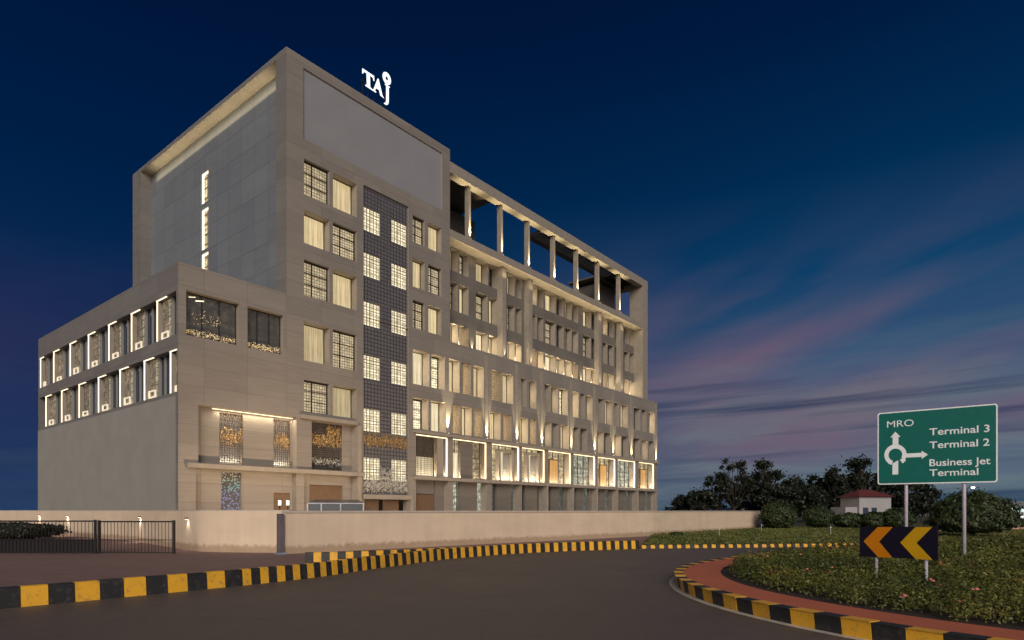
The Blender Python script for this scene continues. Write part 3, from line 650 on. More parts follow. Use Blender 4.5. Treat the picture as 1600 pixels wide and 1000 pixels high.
# first-floor lit boxes
kinds = ['screen', 'two', 'curt', 'curt', 'amber', 'glass', 'amber', 'glass', 'amber']
for i, ((a0, a1), kd) in enumerate(zip(boxes, kinds)):
    MB().box(a0+.03, a1-.09, .1, .17, 7.94, 7.99).box(a1-.085, a1-.02, .1, .17, 4.7, 7.99).build('light_strip', M['led'], hotel)
    W_ = a1-a0; back = 'interior' if i < 4 else ('interior_cool' if i % 2 else 'interior')
    p = inst('bay_window', wmesh(back if kd != 'screen' else 'dimroom', W_, 3.35), (a0, .98, 4.65), hotel)
    f = MB()
    for k in range(5): x = (W_-.05)*k/4; f.box(x, x+.05, -.08, -.01, 0, 3.35)
    area((a0+a1)/2, .42, 4.72, W_-.3, .08, 130, UP)
    f.box(.001, W_-.001, -.07, -.02, 1.9, 1.95).box(.001, W_-.001, -.07, -.02, .9, .94).build('frame', M['dark_metal'], p)
    MB().box(.05, W_-.05, -.45, -.35, .005, .05).build('floor_light', M['led'], p)
    if kd == 'screen':
        inst('screen', wmesh('screen', 2.5, 3.3), (.02, -.8, .02), p)
        MB().box(2.55, 3.3, -.75, -.45, .01, 3.3).build('pier', M['trim'], p)
        MB().quad([(.05, -.3, .05), (2.5, -.3, .05), (2.5, -.3, 1.6), (.05, -.3, 1.6)]).build('curtain', M['curtain_hot'], p)  # half-height sheet glows for the bright bottom of the bay, not cloth
    if kd == 'two':
        MB().quad([(.05, -.3, .05), (1.25, -.3, .05), (1.25, -.3, 2.2), (.05, -.3, 2.2)]).build('curtain', M['curtain_hot'], p)
        MB().box(1.3, 2.9, -.6, -.3, .01, 3.3).build('pier', M['stone_r'], p)
        inst('screen', wmesh('screen', 1.35, 3.3), (2.95, -.7, .02), p)
    if kd == 'curt':
        MB().box(W_*.36, W_*.42, -.6, -.1, .01, 2.75).box(W_*.36, W_*.84, -.6, -.1, 2.76, 3.0).box(W_*.84, W_*.9, -.6, -.1, .01, 3.0).build('inner_frame', M['trim'], p)
        MB().quad([(W_*.43, -.2, .05), (W_*.6, -.2, .05), (W_*.6, -.2, 2.7), (W_*.43, -.2, 2.7)]).build('curtain', M['curtain_hot'], p)
        MB().quad([(W_*.6, -.22, .05), (W_*.83, -.22, .05), (W_*.83, -.22, 2.7), (W_*.6, -.22, 2.7)]).build('curtain', M['plaster'], p)
    if kd == 'amber':
        x = W_*(.28 if i == 4 else .4)
        MB().box(x, x+.35*W_, -.3, -.12, .1, 2.5).build('amber_niche', M['amber'], p)
        MB().box(x-.08, x, -.34, -.12, .02, 2.62).box(x+.35*W_, x+.35*W_+.08, -.34, -.12, .02, 2.62).box(x, x+.35*W_, -.34, -.12, 2.52, 2.62).build('inner_frame', M['screen'], p)
    g = inst('ground_window', wmesh(['dimroom', 'interior_cool', 'lobby', 'dimroom', 'lobby', 'lobby', 'lobby', 'lobby', 'lobby'][i], W_, 4.3), (a0, .79, 0), hotel)
    q = MB()
    if i == 0: shutter(a0+.1, a0+2.5, 3.15, .6); q.box(2.55, W_, -.3, -.05, 0, 4.29).box(0, 2.5, -.24, -.05, 3.2, 4.29)
    else:
        q.box(W_*.3, W_*(.82 if i < 4 else .62), -.3, -.05, 0, 4.29)
        if i >= 4: q.box(W_*.86, W_-.02, -.3, -.05, 0, 4.29)
    q.build('pier', M['stone_r'], g)
    f = MB()
    for x in (.02, W_*.27): f.box(x, x+.05, -.1, -.02, 0, 4.29)
    for z in (1.0, 2.0, 3.0): f.box(.08, W_*.27-.01, -.09, -.03, z, z+.04)
    f.build('frame', M['dark_metal'], g)
MB().box(11.2, XE+.02, -.28, 0, 8.06, 8.28).build('ledge', M['trim'], hotel)
MB().box(11.2, XE+.02, -.22, 0, 4.33, 4.6).build('ledge', M['trim'], hotel)
for x in (29.4, 34.2, 39.15, 43.8, 48.95, 54.2): MB().box(x-.16, x+.16, -.18, -.005, 0, 4.32).build('column', M['trim'], hotel)

# lower wing pilasters with their uplights; upper wing pilasters; roof terrace
def spot(x, y, z, e, size=50, aim=(0, 0, 1), blend=.6, c=(1, .82, .48), r=.03, nm='uplight'):
    b = MB(); b.tube((0, 0, -.08), (0, 0, -.015), .06, .06, 8); o = b.build(nm, M['dark_metal'], hotel); o.location = (x, y, z)
    MB().tube((0, 0, -.012), (0, 0, -.006), .045, .045, 8).build('lens', M['lamp'], o)
    l = bpy.data.lights.new('spot_lamp', 'SPOT'); l.energy = e*9; l.spot_size = R(size); l.spot_blend = blend; l.color = c; l.shadow_soft_size = r
    s_ = bpy.data.objects.new('spot_lamp', l); col.objects.link(s_); s_.parent = o; s_.location = (0, 0, .01)
    s_.rotation_euler = (-Vector(aim)).to_track_quat('Z', 'Y').to_euler(); return o
for x, yy_, e in ADDED_FLOODS: spot(x, yy_, .35, e*2.1, 105, (0, 6.5, 5.5), 1, (1, .70, .42), .1, 'added_flood_lamp')
area(-1.9, .3, 7.95, 5.2, .08, 70, (0, 0, 0)); area(-2.6, .25, 4.3, 6.4, .08, 50, (0, 0, 0)); area(3.4, .25, 4.3, 4, .08, 25, (0, 0, 0))
for i, x in enumerate((15.15, 20.14, 24.54, 28.6, 33.97, 38.75, 42.95, 47.45, 54.25)):
    if i not in (0,): MB().box(x-.2, x+.2, -.05, -.004, 8.29, ZP-.3).build('pilaster', M['trim'], hotel)
    spot(x, -.14, 8.38, 520, 30, (0, .02, 1))
for x in (23.5, 27.7, 41.15, 46.3): MB().box(x-.28, x+.28, .65, V1+.02, ZP+.01, 25.19).build('pilaster', M['trim'], hotel)
for x in (17.84, 19.6, 22.0, 25.95, 28.5, 30.9, 33.05, 34.6, 36.2, 38.0, 40.2, 42.1, 43.95, 45.6, 47.6, 49.45, 51.18): spot(x, 1.17, ZP+.1, 60, 42, (0, .04, 1))
for x in (23.5, 27.7, 41.15, 46.3): spot(x, .5, ZP+.1, 34, 40, (0, .03, 1))
MB().box(50.6, XW, 0, V1+.6, ZP+.01, ZU-.01).build('end_pier', M['trim'], hotel)
spot(52.3, .6, ZP+.1, 60, 50, (-.05, 0, 1))
MB().box(XT+.005, 50.59, 0, 9.0, 25.2, 25.88).box(50.59, XW-.01, V1+.61, 9.0, 25.2, 25.88).build('terrace_slab', M['trim'], hotel)
MB().quad([(XT+.005, 9.0, 25.5), (XW, 9.0, 25.5), (XW, DB, 25.5), (XT+.005, DB, 25.5)]).build('roof', M['trim'], hotel)
area(33, .3, 24.1, 34, .2, 210, UP, (1, .78, .46))
MB().box(XT+.005, 50.59, 0, .8, 30.72, ZU).box(50.59, XW-.01, 1.91, 9, 30.9, ZU-.1).build('parapet_beam', M['trim'], hotel)
for x in (18.24, 22.7, 26.9, 31.32, 35.75, 40.23, 45.19):
    MB().box(x-.13, x+.13, .3, .79, 25.89, 30.71).build('terrace_post', M['trim'], hotel)
    spot(x, .1, 25.97, 230, 60, (0, .02, 1), 1, (1, .82, .46))
mb = MB(); x = 30.1
while x < 50.3: mb.box(x, x+.1, .81, 2.74, 31.0, 31.2); x += .45
mb.build('pergola_louvre', M['dark_metal'], hotel)
MB().box(29.8, 50.5, 2.75, 3.0, 30.72, 31.25).build('pergola_beam', M['dark_metal'], hotel)
M['plant'] = simple('dark_plant_room', (.10, .085, .075), .7)
for n_, q_ in (('terrace_roof', (15.5, 22.6, .85, 8.1, 31.31, 31.5)), ('plant_room', (16, 23.5, 4.5, 8.1, 27.9, 30.6)), ('terrace_roof', (45.4, 50.5, .85, 8.1, 31.31, 31.5)), ('plant_room', (46.5, 50.4, 4.0, 8.1, 28.2, 30.9)), ('plant_room', (43.3, 44.5, 5, 7, 25.89, 28.4))): MB().box(*q_).build(n_, M['plant'], hotel)
area(.5, 12.5, 31.3, .1, 20, 200, UP, (1, .76, .42))
# roof sign: white letters TAJ with the ringed flower emblem
sg = empty('roof_sign', (C0.x, C0.y, 0), HA)
M['signwhite'] = glow('white_sign_face', (.80, .95, 1.0), 1.05)
def glyph(polys, name='letter'):
    mb = MB()
    for poly in polys:
        n = len(mb.v); k = len(poly)
        mb.v += [(x, .95, z) for x, z in poly]+[(x, 1.0, z) for x, z in poly]
        mb.f.append(tuple(n+i for i in range(k))); mb.m.append(0); mb.f.append(tuple(n+k+i for i in range(k-1, -1, -1))); mb.m.append(1)
        for i in range(k): j = (i+1) % k; mb.f.append((n+i, n+k+i, n+k+j, n+j)); mb.m.append(1)
    return mb.build(name, [M['signwhite'], M['signpanel']], sg)
glyph([[(6.94, 35.02), (7.02, 35.0), (7.1, 35.2), (7.35, 35.22), (7.38, 34.36), (7.24, 34.3), (7.24, 34.2), (7.86, 34.2), (7.86, 34.3), (7.7, 34.36), (7.68, 35.22), (7.95, 35.2), (8.02, 35.0), (8.1, 35.02), (8.08, 35.4), (6.96, 35.4)]])
glyph([[(7.86, 34.2), (8.28, 34.2), (8.28, 34.28), (8.17, 34.32), (8.26, 34.56), (8.56, 34.56), (8.68, 34.2), (9.08, 34.16), (8.9, 34.32), (8.52, 35.4), (8.42, 35.4), (8.02, 34.34), (7.86, 34.28)]])
glyph([[(9.14, 35.38), (9.14, 35.29), (9.26, 35.26), (9.26, 34.1), (9.2, 33.9), (9.05, 33.82), (9.07, 33.74), (9.3, 33.76), (9.46, 33.9), (9.53, 34.15), (9.53, 35.26), (9.62, 35.29), (9.62, 35.38)]])
ring = MB(); K = 28
for i in range(K):
    a, b = 2*math.pi*i/K, 2*math.pi*(i+1)/K
    P = lambda r, t, y: (9.33+r*.9*math.cos(t), y, 35.88+r*math.sin(t))
    ri_ = .15
    ring.quad([P(ri_, a, .95), P(.47, a, .95), P(.47, b, .95), P(ri_, b, .95)]).quad([P(.47, a, .95), P(.47, a, 1.0), P(.47, b, 1.0), P(.47, b, .95)], 1).quad([P(ri_, a, 1.0), P(.47, a, 1.0), P(.47, b, 1.0), P(ri_, b, 1.0)], 1)
ring.build('emblem', [M['signwhite'], M['signpanel']], sg)
fr = MB().box(6.9, 9.8, 1.2, 1.26, 33.5, 33.56).box(6.9, 9.8, 1.2, 1.26, 34.6, 34.66)
for x in (7.2, 7.7, 8.3, 9.0, 9.4): fr.box(x, x+.06, 1.27, 1.33, ZT+.05, 35.0)
fr.build('sign_frame', M['dark_metal'], sg)
tag(sg, 'white glowing letters and round emblem standing on the hotel roof edge', 'sign')

# ================================================================ BOUNDARY WALL, GATE, LAMPS
def wall_run(name, label, pts, h, th=.25, cop=.09, over=.04, cat_='wall', sm=False):
    P = cat(pts, 8) if sm else [Vector(p) for p in pts]; mb = MB()
    def strip(d0, d1, z0, z1, mi):
        A, B = offset(P, d0), offset(P, d1)
        for i in range(len(P)-1):
            a, b, c_, d_ = A[i], A[i+1], B[i+1], B[i]
            for q in ([(a, z0), (b, z0), (b, z1), (a, z1)], [(d_, z0), (d_, z1), (c_, z1), (c_, z0)], [(a, z1), (b, z1), (c_, z1), (d_, z1)], [(a, z0), (d_, z0), (c_, z0), (b, z0)]):
                mb.quad([(p.x, p.y, z) for p, z in q], mi)
        for (a, b) in ((A[0], B[0]), (A[-1], B[-1])): mb.quad([(a.x, a.y, z0), (b.x, b.y, z0), (b.x, b.y, z1), (a.x, a.y, z1)], mi)
    strip(0, th, 0, h-cop, 0)
    o = mb.build(name, M['wallpaint']); tag(o, label, cat_)
    mb = MB(); strip(-over, th+over, h-cop, h, 0); c_ = mb.build('coping', M['coping'], o); return o
wall_run('boundary_wall', 'long cream painted boundary wall in front of the hotel', [(-9.3, 25.85), (9.9, 44.5), (28.2, 66)], 1.8)
wall_run('boundary_wall', 'cream wall curving away behind the metal fence with small lamps on it', [(-60, 67), (-41, 52), (-24.3, 38.8), (-16.9, 31.0), (-14.4, 28.2), (-12.8, 27.1), (-9.35, 26.55)], 1.83, cop=.05, over=.0, sm=True)
wp = empty('wall_end_shade', (-9.42, 25.72, 0), R(44)); tag(wp, 'slim upright for the left end face of the long cream wall, its shade put into purple grey colour', 'wall end')  # the wall's shaded end face, its dark purple put into the colour
m_ = simple('purple_shade_tone', (.13, .11, .13), .6)
MB().box(-.11, .11, -.11, .11, .1, 1.68).build('end_block', m_, wp, bevel=.01); MB().box(-.2, .2, -.2, .2, 0, .1).build('base', simple('blue_grey_base', (.25, .26, .36), .6), wp, bevel=.01)
def pmat(name, c, rough, metal): return simple(name, c, rough, metal, .2, 10)
M['blackmetal'] = pmat('black_iron', (.02, .018, .02), .5, .4)
def fence(name, label, x0, x1, y, h, step, panel=False):
    o = empty(name, (x0, y, 0)); tag(o, label, name.replace('_', ' '))
    L = x1-x0; m = MB()
    m.box(0, L, -.02, .02, .06, .1).box(0, L, -.02, .02, h-.06, h).box(0, L, -.02, .02, h*.42, h*.42+.03); m.build('rail', M['blackmetal'], o)
    m = MB(); x = .08
    while x < L-.04: m.tube((x, 0, .1), (x, 0, h-.06), .011, .011, 6); x += step
    m.build('bars', M['blackmetal'], o)
    for x in (0, L): MB().box(x-.04, x+.04, -.04, .04, 0, h+.03).build('post', M['blackmetal'], o)
    if panel: MB().box(.05, L-.05, .025, .04, .1, h*.42).build('sheet_panel', M['blackmetal'], o)
fence('metal_fence', 'long black metal railing at the left edge with sheet metal along its bottom', -27, -17.2, 26.1, 1.4, .15, True)
fence('metal_gate', 'black barred metal gate closing the gap beside the curved cream wall', -17.05, -13.95, 26.1, 1.38, .14)
def wall_lamp(x, y, nx, ny, label, e=18):
    o = empty('wall_lamp', (x, y, 1.42)); o.rotation_euler = (0, 0, math.atan2(ny, nx))
    MB().box(0, .1, -.08, .08, 0, .07).build('housing', M['blackmetal'], o)
    MB().box(.015, .085, -.065, .065, -.012, -.002).build('lens', M['lamp'], o)
    l = bpy.data.lights.new('spot_lamp', 'SPOT'); l.energy = e; l.spot_size = R(110); l.spot_blend = .8; l.color = (1, .9, .75); l.shadow_soft_size = .04
    s_ = bpy.data.objects.new('spot_lamp', l); col.objects.link(s_); s_.parent = o; s_.location = (.06, 0, -.03); s_.rotation_euler = (0, 0, 0)
    tag(o, label, 'lamp', 'small lamps along the driveway wall')
WP = cat([(-60, 67), (-41, 52), (-24.3, 38.8), (-16.9, 31.0), (-14.4, 28.2), (-12.8, 27.1), (-9.35, 26.55)], 8)
def on_wall(px):
    r = (px-800)/988; best = min(range(len(WP)-1), key=lambda i: abs(WP[i].x/WP[i].y-r)); a, b = WP[best], WP[best+1]
    tt = (r*a.y-a.x)/((b.x-a.x)-r*(b.y-a.y)); p = a.lerp(b, max(-.5, min(1.2, tt))); d = (b-a).normalized(); return p.x+d.y*.02, p.y-d.x*.02, d.y, -d.x
for px, lb in ((294, 'small wall lamp on the curved cream wall to the right of the metal gate'), (220, 'wall lamp seen through the bars near the right end of the metal gate'), (106, 'wall lamp above the long railing, third from the right'), (62, 'wall lamp above the dark hedge, farthest left')):
    x, y, nx, ny = on_wall(px); wall_lamp(x, y, nx, ny, lb, 14 if px == 294 else 55)
# guard cabin just showing over the wall
gb = empty('guard_cabin', (-9.6, 29.6, 0), R(12)); tag(gb, 'low glass roofed cabin just showing over the wall left end', 'cabin')
MB().box(0, 2.6, 0, 1.6, 0, 1.75).build('body', simple('grey_blue_panel', (.16, .16, .22), .4), gb)
f = MB()
for x in (0, .62, 1.5, 2.55): f.box(x, x+.05, -.02, .02, 1.76, 2.12)
f.box(0, 2.6, -.03, .03, 2.13, 2.17).box(0, 2.6, 1.55, 1.6, 2.13, 2.17).build('frame', simple('white_metal', (.6, .6, .7), .4), gb)
MB().box(.06, 2.54, .03, .05, 1.77, 2.12).build('glass', M['greyglass'], gb)
MB().quad([(0, -.05, 2.18), (2.6, -.05, 2.18), (2.3, .8, 2.34), (.3, .8, 2.34)]).quad([(0, 1.62, 2.18), (2.6, 1.62, 2.18), (2.3, .8, 2.34), (.3, .8, 2.34)]).build('roof', M['greyglass'], gb)
for x, lb in ((-10.62, 'left one of two small white lamps on the wall end'), (-10.25, 'right one of two small white lamps on the wall end')):
    o = empty('post_lamp', (x, 28.9, 0)); tag(o, lb, 'lamp', 'small white lamps behind the wall end')
    MB().tube((0, 0, 0), (0, 0, 2.05), .025, .025, 8).build('post', M['blackmetal'], o)
    MB().box(-.045, .045, -.045, .045, 2.06, 2.27).build('lens', glow('white_lamp_glass', (.85, 1, .9), 4), o)

# ================================================================ ROAD SIGNS
M['whitepost'] = simple('pale_lilac_post_paint', (.52, .48, .56), .4, 0, .1, 4)
def board_frame(L, Rr, z=0):
    a = math.atan2(Rr[1]-L[1], Rr[0]-L[0]); return a
def gcol(name, c, em=0, rough=.35):
    t = Mt(name); n = t.noise(t.map(), 5, 4); t.col(t.ramp(n, [(.3, tuple(x*.88 for x in c)+(1,)), (.7, c+(1,))])).rough(rough)
    return t.m
sa = math.atan2(17.5-19.25, 13.44-11.13)
sign = empty('direction_sign', (11.13, 19.25, 0), sa)
tag(sign, 'large green road sign pointing to the airport terminals, on two pale posts in the planting', 'road sign')
M['green'] = gcol('green_sign_sheeting', (.001, .135, .11)); M['white_sheet'] = gcol('white_sign_sheeting', (.88, .92, .95))
def rrect(x0, x1, z0, z1, r, k=6):
    P = []
    for cx, cz, a0 in ((x1-r, z0+r, -90), (x1-r, z1-r, 0), (x0+r, z1-r, 90), (x0+r, z0+r, 180)):
        for i in range(k+1): a = R(a0+90*i/k); P.append((cx+r*math.cos(a), cz+r*math.sin(a)))
    return P
def plate(P, y0, y1, mi=0, mb=None):      # polygon in xz, front at y0
    mb = mb or MB(); n = len(mb.v); k = len(P)
    mb.v += [(x, y0, z) for x, z in P]+[(x, y1, z) for x, z in P]
    mb.f.append(tuple(n+i for i in range(k))); mb.m.append(mi); mb.f.append(tuple(n+k+i for i in range(k-1, -1, -1))); mb.m.append(mi)
    for i in range(k): j = (i+1) % k; mb.f.append((n+i, n+k+i, n+k+j, n+j)); mb.m.append(mi)
    return mb
plate(rrect(0, 2.9, 2.59, 4.77, .07), 0, .02).build('border', M['white_sheet'], sign)
plate(rrect(.035, 2.865, 2.625, 4.735, .05), -.004, -.0005).build('board', M['green'], sign)
for x in (.73, 2.14):
    MB().tube((x, .1, .1), (x, .1, 4.6), .05, .05, 14).build('post', M['whitepost'], sign, True)
MB().box(.1, 2.8, .03, .06, 2.9, 2.95).box(.1, 2.8, .03, .06, 4.3, 4.35).build('bracket', M['dark_metal'], sign)
def text(body, x0, x1, z0, caph, parent, m):
    cu = bpy.data.curves.new('text', 'FONT'); cu.body = body; cu.size = 1; cu.extrude = .002; cu.offset = .012 if body != 'MRO' else 0
    o = bpy.data.objects.new('text', cu); col.objects.link(o); bpy.context.view_layer.update()
    dg = bpy.context.evaluated_depsgraph_get(); me = bpy.data.meshes.new_from_object(o.evaluated_get(dg)); bpy.data.objects.remove(o)
    xs = [v.co.x for v in me.vertices]; w0, w1 = min(xs), max(xs); s = (x1-x0)/(w1-w0); hz = caph/.70
    for v in me.vertices: v.co = Vector((x0+(v.co.x-w0)*s, -.008+v.co.z, z0+v.co.y*hz))
    me.materials.clear(); me.materials.append(m); q = bpy.data.objects.new('lettering', me); col.objects.link(q); q.parent = parent; return q
ws = M['white_sheet']
text('MRO', .25, .93, 4.31, .195, sign, ws); text('Terminal 3', 1.32, 2.72, 4.0, .2, sign, ws); text('Terminal 2', 1.32, 2.72, 3.615, .2, sign, ws)
text('Business Jet', 1.32, 2.74, 3.1, .2, sign, ws); text('Terminal', 1.32, 2.47, 2.81, .195, sign, ws)
mb = MB(); cx_, cz_ = .465, 3.475; K = 40
a_s, a_e = R(-28), R(250)
for i in range(K):
    a, b = a_s+(a_e-a_s)*i/K, a_s+(a_e-a_s)*(i+1)/K
    plate([(cx_+.175*math.cos(a), cz_+.19*math.sin(a)), (cx_+.285*math.cos(a), cz_+.315*math.sin(a)), (cx_+.285*math.cos(b), cz_+.315*math.sin(b)), (cx_+.175*math.cos(b), cz_+.19*math.sin(b))], -.009, -.005, 0, mb)
plate([(.395, 3.77), (.545, 3.77), (.545, 4.005), (.60, 4.005), (.466, 4.17), (.34, 4.005), (.395, 4.005)], -.0095, -.005, 0, mb)
plate([(.72, 3.38), (1.13, 3.38), (1.13, 3.32), (1.285, 3.44), (1.13, 3.56), (1.13, 3.50), (.72, 3.50)], -.0098, -.005, 0, mb)
plate([(.39, 2.885), (.54, 2.885), (.54, 3.31), (.39, 3.22)], -.0102, -.005, 0, mb)
plate([(.655, 3.21), (.735, 3.29), (.69, 3.40), (.58, 3.32)], -.0106, -.005, 0, mb)
mb.build('roundabout_arrows', ws, sign)
ca = math.atan2(12.0-13.55, 8.08-7.45)
chev = empty('chevron_sign', (7.45, 13.55, 0), ca); chev.rotation_euler = (0, 0, ca)
tag(chev, 'dark board with two orange chevrons pointing left on two short white posts', 'road sign')
sl = lambda x, z: (x, z+.0237*x)
plate([sl(0, .825), sl(1.673, .825), sl(1.673, 1.457), sl(0, 1.457)], 0, .015).build('board', gcol('navy_sign_sheeting', (.012, .010, .028), 0, .4), chev)
plate([(.097, 1.15), (.436, .834), (.751, .845), (.455, 1.157), (.76, 1.468), (.427, 1.462)], -.004, -.001).build('chevron', gcol('orange_sheeting', (1.0, .33, .004)), chev)
plate([(.921, 1.161), (1.24, .853), (1.572, .86), (1.257, 1.169), (1.569, 1.487), (1.24, 1.48)], -.004, -.001).build('chevron', gcol('amber_sheeting', (1.0, .55, .008)), chev)
for x in (.356, 1.415): MB().tube((x, .05, .1), (x, .05, 1.42), .031, .031, 12).build('post', M['whitepost'], chev, True)

# ================================================================ PLANTING
def leafmat(name, a, b, c_=None, sc_=.6):
    t = Mt(name); v = t.map(); n = t.noise(v, sc_, 4, .6); n2 = t.noise(v, 14, 2)
    st = [(.32, a+(1,)), (.62, b+(1,))]
    if c_: st.append((.75, c_+(1,)))
    t.col(t.mix(.45, t.ramp(n, st), t.ramp(n2, [(.3, grey(.6)), (.7, grey(1.3))]), 'MULTIPLY')).rough(.55)
    return t.m
M['hedge'] = leafmat('shrub_leaves', (.035, .055, .010), (.15, .155, .03), (.25, .15, .04))
M['petal'] = leafmat('pink_petals', (.5, .10, .09), (.7, .25, .2), None, 3)
M['darkleaf'] = leafmat('dark_tree_leaves', (.005, .009, .005), (.015, .021, .009), None, .35)
M['topiary'] = leafmat('clipped_leaves', (.014, .03, .008), (.04, .06, .014), (.06, .04, .012), .8)
M['bark'] = simple('bark', (.05, .04, .03), .9, 0, .3, 6, .5)
def leaves_mesh(name, P, S, Nrm, mats, mi=None, seed=0):
    """P: n x 3 centres, S: sizes, Nrm: normals; one rhombus per leaf"""
    rg = np.random.default_rng(seed); n = len(P)
    Nn = Nrm/np.linalg.norm(Nrm, axis=1, keepdims=True); r = rg.normal(size=(n, 3)); U = np.cross(Nn, r); U /= np.linalg.norm(U, axis=1, keepdims=True); V = np.cross(Nn, U)
    s = S[:, None]; Vt = np.empty((n, 4, 3)); Vt[:, 0] = P-U*s; Vt[:, 1] = P-V*s*.5+U*s*.1; Vt[:, 2] = P+U*s; Vt[:, 3] = P+V*s*.5+U*s*.1
    me = bpy.data.meshes.new(name); me.vertices.add(4*n); me.vertices.foreach_set('co', Vt.ravel()); me.loops.add(4*n); me.loops.foreach_set('vertex_index', np.arange(4*n, dtype=np.int32))
    me.polygons.add(n); me.polygons.foreach_set('loop_start', np.arange(0, 4*n, 4, dtype=np.int32)); me.polygons.foreach_set('loop_total', np.full(n, 4, dtype=np.int32))
    for m in (mats if isinstance(mats, list) else [mats]): me.materials.append(m)
    if mi is not None: me.polygons.foreach_set('material_index', mi.astype(np.int32))
    me.update(calc_edges=True); me.validate(); return me
rg = np.random.default_rng(5)
poly = [(p.x, p.y) for p in hedge_line]+[(42, 36), (42, 5), (CX+11, 4.6)]
def inside(x, y):
    c = False; n = len(poly); j = n-1
    for i in range(n):
        xi, yi = poly[i]; xj, yj = poly[j]
        if (yi > y) != (yj > y) and x < (xj-xi)*(y-yi)/(yj-yi)+xi: c = not c
        j = i
    return c
cl = []
yy = 3.5
while yy < 36:
    step = .30 if yy < 20 else .48; xx = 4.5
    while xx < 38:
        x, y = xx+rg.uniform(-.13, .13), yy+rg.uniform(-.13, .13)
        if abs(x) < .83*y+1 and inside(x, y): cl.append((x, y))
        xx += step
    yy += step
Ps, Ss, Ns, Ms = [], [], [], []
HL = np.array([(p.x, p.y) for p in hedge_line])
for x, y in cl:
    d = math.hypot(x, y); edge = np.min(np.hypot(HL[:, 0]-x, HL[:, 1]-y))
    h = rg.uniform(.16, .32)+.06*math.sin(x*1.1)*math.cos(y*.9)+.21
    k = int(150 if d < 13 else 100 if d < 17 else 60 if d < 23 else 40); sz = .026 if d < 13 else .033 if d < 17 else .043 if d < 23 else .06
    r = rg.uniform(.17, .28) if d < 20 else .34
    a = rg.uniform(0, 2*math.pi, k); el = np.arccos(rg.uniform(0, 1, k)); rr = rg.uniform(.72, 1.05, k)
    px_ = x+r*rr*np.sin(el)*np.cos(a); py_ = y+r*rr*np.sin(el)*np.sin(a); pz_ = .22+(h)*rr*np.cos(el)*.95+rg.uniform(0, .05, k)
    Ps.append(np.stack([px_, py_, pz_], 1)); Ss.append(rg.uniform(.7, 1.3, k)*sz); nn = np.stack([np.sin(el)*np.cos(a), np.sin(el)*np.sin(a), np.cos(el)+.4], 1)+rg.normal(0, .55, (k, 3)); Ns.append(nn)
Ps, Ss, Ns = np.concatenate(Ps), np.concatenate(Ss), np.concatenate(Ns)
o = bpy.data.objects.new('shrub_planting', leaves_mesh('shrub_planting', Ps, Ss, Ns, M['hedge'], None, 3)); col.objects.link(o); tag(o, 'low leafy shrubs covering the roundabout', 'shrubs', kind='stuff')
# flowers
Ps, Ss, Ns = [], [], []
for x, y in cl:
    d = math.hypot(x, y); edge = np.min(np.hypot(HL[:, 0]-x, HL[:, 1]-y)); pr = .42 if edge < 1.3 else .05
    if d < 19 and rg.random() < pr*.35:
        a0 = rg.uniform(0, 6.28); px_, py_ = x+.2*math.cos(a0), y+.2*math.sin(a0); pz_ = rg.uniform(.4, .7)-(.15 if edge < .4 else 0)
        for q in range(rg.integers(1, 4)):
            cx_, cy_, cz_ = px_+rg.uniform(-.07, .07), py_+rg.uniform(-.07, .07), pz_+rg.uniform(-.05, .05)
            for b in range(6): Ps.append((cx_+.018*math.cos(b*1.05), cy_+.018*math.sin(b*1.05), cz_)); Ss.append(.026); Ns.append((math.cos(b*1.05)*.8+rg.normal(0, .3), math.sin(b*1.05)*.8-.4, .7))
o = bpy.data.objects.new('flowers', leaves_mesh('flowers', np.array(Ps), np.array(Ss), np.array(Ns), M['petal'], None, 4)); col.objects.link(o); tag(o, 'small pink flowers along the front of the roundabout shrubs', 'flowers', kind='stuff')
# grass / ground cover on the strip by the wall
LP = [(p.x, p.y) for p in PL]+[(60, 62), (29, 66), (20, 56.0), (9.9, 44.2)]
poly = LP; Ps = []
while len(Ps) < 60000:
    x, y = rg.uniform(6, 50), rg.uniform(30, 62)
    if inside(x, y): Ps.append((x, y, .12+rg.uniform(0, .12)))
Ps = np.array(Ps); o = bpy.data.objects.new('grass', leaves_mesh('grass', Ps, rg.uniform(.03, .07, len(Ps)), rg.normal(size=(len(Ps), 3))+np.array([0, -.3, .6]), M['hedge'], None, 5)); col.objects.link(o)
tag(o, 'rough grass and ground cover between the low kerb and the cream wall', 'grass', kind='stuff')

